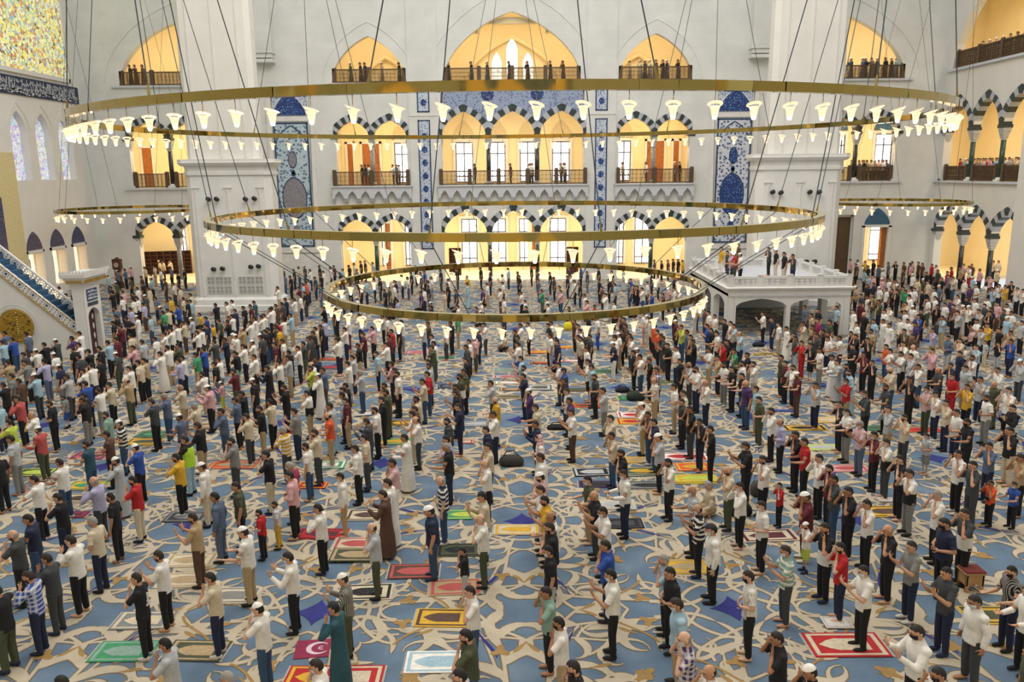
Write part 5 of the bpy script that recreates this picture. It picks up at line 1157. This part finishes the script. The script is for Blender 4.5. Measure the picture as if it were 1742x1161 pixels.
HEADW = {
    'hair': headshell(1.1, lambda c: c.z > .58 or (c.x > -.42 and c.z > .36) or (c.x > -.05 and c.z > .1) or (c.x > .28 and c.z > -.45), 'hair'),
    'fringe': headshell(1.05, lambda c: (c.x > .05 and -.5 < c.z < .3) , 'hair'),
    'cap': headshell(1.17, lambda c: c.z > .42, 'cap'),
    'mask': headshell(1.14, lambda c: c.x < -.35 and -.85 < c.z < -.02, 'face_mask'),
    'beard': headshell(1.09, lambda c: c.x < .05 and -.95 < c.z < -.32, 'beard'),
}
def scarf():
    mb = MB()
    mb.rings([[(hv(HC) + Vector((.01 + rx * math.cos(t) - .02 * (z > 1.6), ry * math.sin(t), 0))).to_tuple()[:2] + (z,) for t in [i * math.pi / 9 for i in range(18)]] for z, rx, ry in ((1.76, .05, .045), (1.73, .1, .085), (1.66, .118, .098), (1.58, .12, .1), (1.5, .125, .13), (1.4, .15, .2), (1.25, .165, .215), (1.05, .16, .2))], False)
    me = mb.mesh('headscarf', None, True); bm = bmesh.new(); bm.from_mesh(me)
    bmesh.ops.delete(bm, geom=[f for f in bm.faces if f.calc_center_median().x < -.1 and f.calc_center_median().z > 1.0], context='FACES'); bm.to_mesh(me); bm.free(); return me
HEADW['scarf'] = scarf()
for k_, me in HEADW.items(): me.materials.append(M['hair'] if k_ in ('hair', 'fringe', 'beard') else M['cloth'])
def sock(s):
    mb = MB().ell((-.055, s * .118, .036), (.133, .05, .038)).ell((.03, s * .115, .055), (.056, .045, .056)).tube([(.012, s * .112, .06), (.012, s * .112, .15)], [.045, .043], 10)
    return remesh(mb, .014, .3, 3, 'sock')
SOCK = {s: sock(s) for s in (-1, 1)}
for s in SOCK: SOCK[s].materials.append(M['cloth'])
POSES = 'EPOFDS'
BODY = {p: body(p) for p in POSES}
SHIRT = {(p, k): shirt(p, k) for p in POSES for k in 'SLR'}
TROU = {('n', 0): trousers('D'), ('n', 1): trousers('D', True), ('S', 0): trousers('S')}
for me in list(SHIRT.values()) + list(TROU.values()): me.materials.append(M['cloth'])
# ------------------------------------------------------------------ place every worshipper
SKIN = ['c79a7e', 'b98a6c', 'd0a58a', 'a8785a', 'c4916f']
def build_list():
    out = []
    for px, py, pose, sh, tr, fl, zb in PEOPLE:
        sc = (.72 if 'J' in fl else 1.0) * (.97 + .06 * random.random())
        hh = (1.77 + (SIT if pose == 'S' else 0)) * sc
        p = onz(px, py, zb + hh)
        if p.y > 74: p = ony(px, py, 73.0 + random.random()); 
        hx = -.05 * sc   # head sits slightly ahead of the feet
        out.append(dict(x=p.x - hx, y=p.y, z=zb, pose=pose, sh=sh, tr=tr, fl=fl, sc=sc, px=px, py=py, d=p.y))
    return out
PL = build_list()
# nobody stands inside a column, a wall or a neighbour
cols_xy = [(x, YF + .1) for x in (-5.9, -2, 2, 5.9, -14.6, -11.55, -8.5, 8.5, 11.55, 14.6, -31.5, -28.2, -24.8)] + [(XR + .1, y) for y in (55.0, 58.8, 62.7, 66.5)]
for q in PL:
    for cx, cy in cols_xy:
        if math.hypot(q['x'] - cx, q['y'] - cy) < .6: q['y'] -= .7; q['x'] -= .5
    for s in (-1, 1):
        if abs(q['x'] - s * 18.7) < 3.4 and 52.3 < q['y'] < 55.2 and q['z'] < 1: q['y'] = 52.2 - random.random() * .5
    if q['z'] > 1: q['y'] = min(max(q['y'], Y0 + .7), Y1 - .6); q['x'] = min(max(q['x'], X0 + .6), X1 - .6)
    elif X0 - .3 < q['x'] < X1 + .3 and Y0 - .4 < q['y'] < Y0 + .75: q['y'] = Y0 - .55
    elif X0 - .3 < q['x'] < X1 + .3 and Y0 + .75 <= q['y'] < Y1 + 1 and q['py'] < 500: q['skip'] = 1
    if q['y'] > 38.6 and q['y'] < 41 and q['x'] < -20.8 : q['y'] = 38.4 if q['py'] > 560 else 41.4
    if q['x'] < XL + .4: q['x'] = XL + .5
    if YF - .35 < q['y'] < YF + 1.0 and not any(abs(q['x'] - c) < 1.3 for c in (-4, 0, 4, -13.08, -10.02, 10.02, 13.08, -29.85, -26.5, -23.15)): q['y'] = YF - .5
PL = [q for q in PL if not q.get('skip')]
kept = []
for q in sorted(PL, key=lambda q: q['d']):
    if any(abs(q['x'] - k['x']) < .42 and abs(q['y'] - k['y']) < .3 and abs(q['z'] - k['z']) < 1 for k in kept[-60:]):
        q['y'] += .35
    kept.append(q)
PL = kept
for it in range(6):
    for i_, q in enumerate(PL):
        for k in PL[i_ + 1:i_ + 70]:
            dx, dy = k['x'] - q['x'], k['y'] - q['y']
            if abs(k['z'] - q['z']) > 1 or abs(dx) > .5 or abs(dy) > .56: continue
            need = .56 - abs(dy); s_ = 1 if dy >= 0 else -1
            if abs(dx) > .34: e_ = (.5 - abs(dx)) / 2 * (1 if dx >= 0 else -1); q['x'] -= e_; k['x'] += e_
            else: q['y'] -= s_ * need * .35; k['y'] += s_ * need * .35
IND, REST = PL[:300], PL[300:]
def hairc(fl):
    if 'Y' in fl: return lin('8f8b86')
    return lin(random.choice(['17130f', '1d1713', '0f0d0c', '2a1d15', '241a14']))
HATC = {'C': lin('e6e3dc'), 'K': lin('2a2a2e')}
def kid(name, me, root, color, mat=None):
    o = link(name, me, root); o.color = color
    if mat: o.material_slots[0].link = 'OBJECT'; o.material_slots[0].material = M[mat]
    return o
def kindof(fl): return 'R' if 'R' in fl else ('L' if 'L' in fl else 'S')
for i, q in enumerate(IND):
    fl, pose = q['fl'], q['pose']
    o = link('person', BODY[pose]); q['o'] = o
    o.color = lin(random.choice(SKIN)); o.location = (q['x'], q['y'], q['z'] + .006)
    rz = random.gauss(0, .10) + (.0)
    o.rotation_euler[2] = rz; wd = 1.17 if 'W' in fl else (.9 if 'T' in fl else 1.0 + random.uniform(-.03, .08))
    o.scale = (q['sc'] * wd, q['sc'] * wd, q['sc'])
    pat = 'cloth_h' if 'Z' in fl else 'cloth_v' if 'V' in fl else 'cloth_x' if 'X' in fl else 'cloth_n' if 'N' in fl else None
    kid('robe' if 'R' in fl else 'shirt', SHIRT[(pose, kindof(fl))], o, lin(COLS[q['sh']]), pat)
    if not ('R' in fl and pose != 'S'):
        kid('shorts' if 'H' in fl else 'trousers', TROU[('S', 0) if pose == 'S' else ('n', 1 if 'H' in fl else 0)], o, lin(COLS[q['tr']]))
    if pose != 'S' and random.random() < .8:
        sc_ = lin(random.choice(['17171a', '17171a', '202028', 'c9c6c0', '1d2540']))
        for s in (-1, 1): kid('sock', SOCK[s], o, sc_)
    dz = (0, 0, SIT) if pose == 'S' else None
    hat = 'C' if 'C' in fl else 'K' if 'K' in fl else None
    if 'A' in fl: h = kid('hair', HEADW['fringe'], o, hairc(fl + ('Y' if random.random() < .5 else '')))
    else: h = kid('hair', HEADW['hair'], o, hairc(fl))
    if dz: h.location = dz
    if hat:
        c_ = kid('cap', HEADW['cap'], o, HATC[hat])
        if dz: c_.location = dz
    if 'Q' in fl: kid('headscarf', HEADW['scarf'], o, lin('c9767c'), 'cloth_x')
    if 'M' in fl or 'B' in fl:
        kid('face_mask', HEADW['mask'], o, lin('dfe3e6') if 'M' in fl else lin('15161a'))
    elif random.random() < .3:
        b_ = kid('beard', HEADW['beard'], o, hairc(fl))
        if dz: b_.location = dz
    if 'G' in fl:
        v_ = {'k': 'b9d943', 's': 'd8d5ce'}.get(q['sh'] if q['tr'] == 's' else '', None)
# hi-vis vest on the marshal
def vest():
    mb = MB(); out = []
    for z, rx, ry in ((.86, .152, .192), (1.0, .146, .184), (1.12, .142, .178), (1.24, .146, .196), (1.34, .146, .21), (1.42, .12, .17)):
        out.append([(-.012 * (z > 1.2) + rx * math.cos(a_), ry * math.sin(a_), z) for a_ in [i * math.pi / 9 for i in range(18)]])
    mb.rings(out, False)
    return mb.mesh('vest', [M['cloth']], True)
VEST = vest()
# ------------------------------------------------------------------ labels: look first, then a neighbour that can be found
POSEW = {'E': 'hands at ears', 'P': 'palms raised', 'O': 'hands held forward', 'F': 'arms folded', 'D': 'arms down', 'S': 'sitting on floor'}
PATW = (('Z', 'striped '), ('V', 'pinstriped '), ('X', 'checked '), ('N', 'patterned '))
def top(q):
    fl = q['fl']; pw = next((w_ for k, w_ in PATW if k in fl), '')
    return pw + NAME[q['sh']] + (' robe' if 'R' in fl else ' shirt' if 'L' in fl else ' tee')
def head_(q):
    fl = q['fl']; e = []
    if 'Q' in fl: e.append('pink checked headscarf')
    if 'C' in fl: e.append('white cap')
    if 'K' in fl: e.append('dark cap')
    if 'A' in fl: e.append('bald')
    if 'Y' in fl: e.append('grey hair')
    if 'M' in fl: e.append('white mask')
    if 'B' in fl: e.append('black mask')
    return e
def base(q):
    t = ('child' if 'J' in q['fl'] else 'person') + ' in ' + top(q)
    if 'R' not in q['fl']: t += ', ' + NAME[q['tr']] + (' shorts' if 'H' in q['fl'] else ' trousers' if q['tr'] != 'd' else ' jeans')
    h = head_(q)
    if h: t += ', ' + h[0]
    return t + ', ' + POSEW[q['pose']]
from collections import Counter
cnt = Counter(base(q) for q in IND); tops = Counter(top(q) for q in IND)
th = Counter((top(q), tuple(head_(q)[:1])) for q in IND)
used = set()
def nshort(q):
    h = head_(q); return top(q) + (' and ' + h[0] if h and tops[top(q)] > 3 else '')
def rel(a_, b_):
    dx, dy = b_['x'] - a_['x'], b_['y'] - a_['y']
    if abs(dy) > abs(dx): return 'this side of' if dy > 0 else 'beyond'
    return 'left of' if dx > 0 else 'right of'
lab = {}
for q in IND:
    b = base(q)
    if cnt[b] == 1: lab[id(q)] = b; used.add(b)
left = [q for q in IND if id(q) not in lab]
for q in left:
    b = base(q); nb = sorted((k for k in IND if k is not q and base(k) != b), key=lambda k: math.hypot(k['x'] - q['x'], k['y'] - q['y']) * (1 + .5 * tops[top(k)] / 3.0))
    b2 = b if len(b.split()) <= 10 else b.rsplit(', ', 1)[0]
    done = False
    for bb in (b, b2):
        for k in nb[:10]:
            if math.hypot(k['x'] - q['x'], k['y'] - q['y']) > 5: continue
            t = bb + ', ' + rel(q, k) + ' ' + nshort(k)
            if len(t.split()) <= 16 and t not in used: lab[id(q)] = t; used.add(t); done = True; break
        if done: break
    if not done:
        for k in nb[:25]:
            t = b2 + ', ' + rel(q, k) + ' ' + top(k)
            if t not in used and len(t.split()) <= 16: lab[id(q)] = t; used.add(t); done = True; break
    if not done: lab[id(q)] = b
for q in IND: tag(q['o'], lab[id(q)], 'person', 'worshippers on the carpet')
# ------------------------------------------------------------------ the rest of the crowd, too many and too small to single out
def lo(me, ratio):
    o = bpy.data.objects.new('t', me); COL.objects.link(o); d = o.modifiers.new('d', 'DECIMATE'); d.ratio = ratio
    out = bpy.data.meshes.new_from_object(o.evaluated_get(bpy.context.evaluated_depsgraph_get())); bpy.data.objects.remove(o)
    v = np.empty(len(out.vertices) * 3); out.vertices.foreach_get('co', v); f = [tuple(p.vertices) for p in out.polygons]; bpy.data.meshes.remove(out)
    return v.reshape(-1, 3), f
LB = {p: lo(BODY[p], .16) for p in POSES}; LS = {k: lo(m_, .3) for k, m_ in SHIRT.items()}; LT = {k: lo(m_, .35) for k, m_ in TROU.items()}
LH = {k: lo(m_, .6) for k, m_ in HEADW.items()}
def crowd(name, items, label):
    vv, ff, cc = [], [], []; o = 0
    for q in items:
        rz = random.gauss(0, .12) + q.get('rz', 0); c_, s_ = math.cos(rz), math.sin(rz); sc = q['sc']; wd = sc * random.uniform(.96, 1.08)
        def put(vf, col, dz=0):
            nonlocal o
            v, f = vf; p = np.empty_like(v)
            p[:, 0] = q['x'] + wd * (c_ * v[:, 0] - s_ * v[:, 1]); p[:, 1] = q['y'] + wd * (s_ * v[:, 0] + c_ * v[:, 1]); p[:, 2] = q['z'] + sc * (v[:, 2] + dz)
            vv.append(p); cc.append(np.tile(np.array(col), (len(v), 1))); ff.extend([tuple(i + o for i in t) for t in f]); o += len(v)
        pose, fl = q['pose'], q['fl']; dz = SIT if pose == 'S' else 0
        put(LB[pose], lin(random.choice(SKIN))); put(LS[(pose, kindof(fl))], lin(COLS[q['sh']]))
        if 'R' not in fl: put(LT[('S', 0) if pose == 'S' else ('n', 1 if 'H' in fl else 0)], lin(COLS[q['tr']]))
        put(LH['fringe' if 'A' in fl else 'hair'], hairc(fl), dz)
        if 'C' in fl or 'K' in fl: put(LH['cap'], HATC['C' if 'C' in fl else 'K'], dz)
    me = bpy.data.meshes.new(name); me.from_pydata(np.concatenate(vv).tolist(), [], ff)
    at = me.color_attributes.new('Col', 'FLOAT_COLOR', 'POINT'); at.data.foreach_set('color', np.concatenate(cc).astype(np.float32).ravel())
    me.polygons.foreach_set('use_smooth', [True] * len(ff)); me.update()
    t = NT(name + '_colours'); an = t.n('ShaderNodeAttribute'); an.attribute_name = 'Col'; t.l(an.outputs['Color'], t.b.inputs['Base Color']); t.b.inputs['Roughness'].default_value = .85
    me.materials.append(t.m); ob = link(name, me); tag(ob, label, 'crowd', kind='stuff'); return ob
crowd('distant_crowd', REST, 'dense rows of distant worshippers filling the far half of the carpet')
gi = [dict(x=x, y=y, z=z, pose=random.choice('EDDF'), sh=c, tr='k', fl=random.choice(['', '', 'L', 'C']) if z < 10 else 'RK' if c in 'ku' else 'RC', sc=1.0, rz=0) for x, y, z, c in GAL]
crowd('gallery_crowd', gi, 'small onlookers standing behind the carved gallery balustrades')
for q in IND:
    if 'G' in q['fl']:
        if q['tr'] == 's': kid('vest', VEST, q['o'], lin('b4e03c'))
        else:
            if 'band' not in globals():
                band = MB().rings([[((rx) * math.cos(a_), ry * math.sin(a_), z) for a_ in [i * math.pi / 9 for i in range(18)]] for z, rx, ry in ((.85, .15, .19), (1.0, .143, .18), (1.14, .138, .174))], False).mesh('shirt_panel', [M['cloth']], True)
            kid('shirt_panel', band, q['o'], lin('d8d5ce') if q['sh'] in 'kGv' else lin('1a1a1e'))
# ------------------------------------------------------------------ prayer rugs
RUGS = []
def RG(x0, y0, s, txt):
    for e in txt.split(';'):
        f = e.split(); RUGS.append((x0 + float(f[0]) / s, y0 + float(f[1]) / s, f[1 + 1], f[3], float(f[4]) if len(f) > 4 else 1.15, float(f[5]) if len(f) > 5 else .68))
a = 5.807
RG(0, 961, a, "1230 855 e a; 1420 550 j c")
RG(290, 961, a, "150 150 c h; 600 305 c j; 260 850 v h; 1450 1115 r y")
RG(580, 961, a, "720 65 u f; 250 270 c k; 1130 222 h f; 1010 525 y u; 940 960 w s; 100 1120 r c")
RG(1160, 961, a, "60 20 y h; 1620 790 r c 1.45 .8")
RG(1442, 961, a, "1430 500 y v")
RG(0, 800, a, "740 440 x m .7 .4; 800 280 c u")
RG(290, 800, a, "170 460 G j; 200 890 c h; 1500 630 r m 1.3 .6; 1400 150 r y .9 .5")
RG(580, 800, a, "160 735 c f; 140 850 v h; 270 445 c u; 1230 440 e l 1.2 .6; 1180 790 v k; 1740 588 c y 1.2 .6")
RG(870, 800, a, "1090 527 k G 1.1 .6; 1350 152 j k 1.4 .6; 850 140 z k 1.1 .5; 1010 340 c g; 800 18 k g; 1270 20 t c")
RG(1160, 800, a, "120 92 y l; 850 648 c m 1.4 .65")
RG(1442, 800, a, "360 410 y u 1.1 .7")
a = 7.2583
RG(0, 680, a, "90 530 l v; 430 900 v l; 1080 1060 y e; 1120 690 f z")
RG(220, 680, a, "300 430 v e; 180 520 y v; 1280 805 o h 1.5 .7; 850 890 k c .7 .5; 980 330 u h")
RG(440, 680, a, "390 405 r m .7 .4; 850 805 e w; 1710 515 e y")
RG(660, 680, a, "180 290 k y; 1080 300 j g 1.3 .6; 970 520 r c .5 .4")
RG(880, 680, a, "1430 190 w r; 1420 270 y r; 1490 745 y h 1.2 .55; 1540 890 t y 1.2 .6")
RG(1100, 680, a, "450 705 w r 1.5 .7; 600 980 y l 1.3 .6; 590 830 o y")
RG(1320, 680, a, "350 350 y k 1.5 .6; 570 590 l g 1.3 .6; 880 850 p f 1.2 .6; 640 250 y c; 1250 350 e v 1.1 .5; 80 138 z b 1.1 .3")
RG(1502, 680, a, "470 375 o r 1.4 .5")
RG(440, 570, a, "900 300 u o 1.3 .5; 880 400 i r")
RG(660, 570, a, "700 280 e t 1 .5; 760 632 k i 1 .7; 1480 430 a j 1.3 .6; 1480 515 g f 1.3 .5; 1490 590 h w 1.2 .5; 1550 672 u h 1.2 .5; 1480 762 h v 1.7 .5; 350 215 p f; 250 660 z b .7 .4")
RG(880, 570, a, "680 320 r w 1.2 .5; 1090 450 e v 1.2 .6; 1470 775 e v 1.5 .6; 300 210 o y 1.2 .6; 275 655 g v 1.1 .8; 310 345 u o 1.2 .4; 850 875 o u 1.4 .5; 620 150 o y 1.3 .5; 760 680 u v 1.2 .5")
RG(1100, 570, a, "650 320 z i 1 .4; 1470 235 y v 1.3 .4; 260 575 e v 1 .5")
RG(1320, 570, a, "1280 500 e v 1 .5; 420 585 G j 1.1 .4; 590 620 z b .9 .3")
rugme = MB().rings([[(x * e, y * e, z) for x, y in ((-.5, -.5), (.5, -.5), (.5, .5), (-.5, .5))] for z, e in ((.012, 1), (.024, 1), (.026, .995))]).mesh('prayer_rug', [M['cloth']])
bd = MB()
for x0, x1, y0, y1 in ((-.46, .46, -.44, -.37), (-.46, .46, .37, .44), (-.46, -.4, -.37, .37), (.4, .46, -.37, .37)): bd.box(x0, x1, y0, y1, .026, .029)
rugbd = bd.mesh('border', [M['cloth']])
niche = MB(); pl_ = [(-.36, 0), (-.24, .16), (-.12, .24), (.3, .24), (.3, -.24), (-.12, -.24), (-.24, -.16)]
niche.add([(x, y, .0285) for x, y in pl_], [tuple(range(7))]); niche.add([(.16 * math.cos(t) + .05, .14 * math.sin(t), .0295) for t in [i * math.pi / 5 for i in range(10)]], [tuple(range(10))])
rugni = niche.mesh('niche_motif', [M['cloth_n']])
fr = MB()
for s in (1,):
    for i in range(26): y = -.49 + i * .0385; fr.box(s * .515 - .018, s * .515 + .018, y, y + .02, .012, .016)
rugfr = fr.mesh('fringe', [M['cloth']])
rl_used = set(); rc = Counter((NAME[r_[2]], NAME[r_[3]]) for r_ in RUGS)
placed = []
for px, py, c1, c2, L_, W_ in RUGS:
    p = onz(px, py, .02)
    o = link('prayer_rug', rugme, None, (p.x, p.y, 0)); o.color = lin(COLS[c1]); o.scale = (L_, W_, 1); o.rotation_euler[2] = random.gauss(0, .035)
    lift = 0
    for k in placed:
        if abs(k[0] - p.x) < (k[2] + L_) / 2 and abs(k[1] - p.y) < (k[3] + W_) / 2: lift = max(lift, k[4] + .02)
    o.location.z = lift; placed.append((p.x, p.y, L_, W_, lift))
    kid('border', rugbd, o, lin(COLS[c2])); kid('niche_motif', rugni, o, lin(COLS[c2])); fc_ = lin('d8d0c0' if c1 != 'w' else 'a8b0b8'); kid('fringe', rugfr, o, fc_); kid('fringe', rugfr, o, fc_).rotation_euler[2] = math.pi
    nb = sorted(IND, key=lambda k: math.hypot(k['x'] - p.x - L_ * .35, k['y'] - p.y))
    for k in nb[:8]:
        rl_ = 'under' if math.hypot(k['x'] - p.x, k['y'] - p.y) < .75 else 'near'
        t = '%s prayer rug with %s border %s person in %s' % (NAME[c1], NAME[c2], rl_, nshort(k))
        if t not in rl_used: break
    rl_used.add(t); tag(o, t, 'prayer rug', 'prayer rugs laid on the carpet')
# maroon cloth with a printed crescent
p = onz(290 + 1405 / 5.807, 961 + 832 / 5.807, .01)
fg = tag(link('cloth_mat', rugme, None, (p.x, p.y, 0)), 'maroon cloth mat with a white crescent emblem, beside the teal robe', 'mat'); fg.scale = (.66, .6, .6); fg.color = lin('8c2448'); fg.rotation_euler[2] = .12
cm = MB(); N = 18
outer = [(.34 * math.cos(t), .34 * math.sin(t)) for t in [math.pi * (.25 + 1.5 * i / N) for i in range(N + 1)]]; inner = [(.07 + .26 * math.cos(t), .26 * math.sin(t)) for t in [math.pi * (.2 + 1.6 * i / N) for i in range(N + 1)]]
for i in range(N): cm.add([(outer[i][0] + .15, outer[i][1], .03), (outer[i + 1][0] + .15, outer[i + 1][1], .03), (inner[i + 1][0] + .15, inner[i + 1][1], .03), (inner[i][0] + .15, inner[i][1], .03)], [(0, 1, 2, 3)])
for x0, x1, y0, y1 in ((.16, .2, -.1, .1), (.16, .3, .07, .1), (.16, .28, -.015, .015), (.16, .3, -.1, -.07)): cm.box(x0, x1, y0, y1, .029, .031)
kid('emblem', cm.mesh('emblem', [M['cloth']]), fg, lin('d8c4cc'))
# ------------------------------------------------------------------ bags, papers and slippers left on the carpet
def bag(label, px, py, col, sx=.45, sy=.3, sz=.2):
    p = onz(px, py)
    for k in IND:
        dx, dy = p.x - k['x'], p.y - k['y']
        if abs(dx) < .5 and abs(dy) < .55: p.x += (.5 - abs(dx)) * (1 if dx >= 0 else -1)
    r = tag(empty('bag', (p.x, p.y, .008)), label, 'bag', 'bags on the carpet')
    mb = MB().rings([[(x * e * sx / 2, y * e * sy / 2, z * sz) for x, y in [(math.copysign(abs(math.cos(t)) ** .6, math.cos(t)), math.copysign(abs(math.sin(t)) ** .6, math.sin(t))) for t in [i * math.pi / 7 for i in range(14)]]] for z, e in ((0, .9), (.25, 1.05), (.6, 1), (.9, .7), (1, .35))])
    o = obj('pouch', mb, 'cloth', r, True); o.color = lin(col)
    o = obj('strap', MB().tube([(-sx * .35, 0, sz * .8), (-sx * .2, .04, sz * 1.35), (sx * .1, .05, sz * 1.4), (sx * .35, 0, sz * .8)], .018, 6), 'cloth', r); o.color = lin(col)
bag('black bag lying on the carpet left of the white-tee palms-raised person', 880 + 490 / a, 680 + 365 / a, '121316', .7, .35, .16)
bag('dark peaked bag alone on the empty central carpet', 660 + 1525 / a, 680 + 810 / a, '3a3632', .75, .4, .32)
bag('grey backpack standing on carpet beside the seated person', 1160 + 725 / 5.807, 800 + 250 / 5.807, '4a4644', .4, .34, .42)
bag('black holdall behind the white-polo person with folded arms', 1160 + 690 / 5.807, 800 + 440 / 5.807, '15161c', .6, .4, .35)
bag('black bag on open carpet right of centre, far from any rug', 880 + 1300 / a, 570 + 705 / a, '15151a', .6, .35, .2)
bag('dark green bag on the carpet in front of the white-capped khaki-trousered person', 880 + 1480 / a, 570 + 800 / a, '24302a', .7, .5, .35)
bag('small black bag in front of the platform', 1100 + 1380 / a, 440 + 1085 / a, '141417', .6, .35, .2)
bag('bright yellow bag among the central rows', 880 + 625 / a, 440 + 880 / a, 'd8c81e', .5, .4, .45)
def paper(label, px, py, sx, sy, col='d9d4cc'):
    p = onz(px, py); o = tag(link('paper_bag', rugme, None, (p.x, p.y, .008)), label, 'paper', 'papers on the carpet'); o.scale = (sx, sy, 1.6); o.color = lin(col); o.rotation_euler[2] = random.uniform(-.3, .3)
    kid('fold', rugbd, o, lin('b8b2aa'))
paper('crumpled white paper bag between the red rug and the white-socked feet', 1160 + 1530 / 5.807, 961 + 590 / 5.807, .55, .4)
paper('flat white box beside the yellow checked rug', 1442 + 390 / 5.807, 800 + 305 / 5.807, .5, .3, 'e0d6d2')
paper('white cloth bundle on carpet behind the charcoal-suited person', 440 + 1290 / a, 680 + 190 / a, .6, .4)

# ------------------------------------------------------------------ prints on clothing
def at_px(px, py): return min(IND, key=lambda k: math.hypot(k['px'] - px, k['py'] - py))['o']
def decal(px, py, name, quads, col):
    mb = MB()
    for x0, x1, y0, y1, z0, z1 in quads: mb.box(x0, x1, y0, y1, z0, z1)
    kid(name, mb.mesh(name, [M['cloth']]), at_px(px, py), lin(col))
decal(1340 / 5.807, 961 + 70 / 5.807, 'shirt_print', [(.118, .142, -.03, .01, 1.2, 1.34), (.118, .142, -.05, .02, 1.17, 1.2)] + [(.118, .142, -.08 + i * .025, -.06 + i * .025, 1.1, 1.14) for i in range(7)], 'd0d0d0')
decal(1442 + 1425 / 5.807, 800 + 95 / 5.807, 'shirt_print', [(-.146, -.11, -.1, .1, 1.0, 1.1)], '17171a')
decal(1442 + 970 / 5.807, 800 + 465 / 5.807, 'shirt_print', [(-.03 + i * .012, .05 - i * .012, -.262 + .0 * i, -.2, 1.26 + i * .014, 1.274 + i * .014) for i in range(3)], 'dcdcdc')
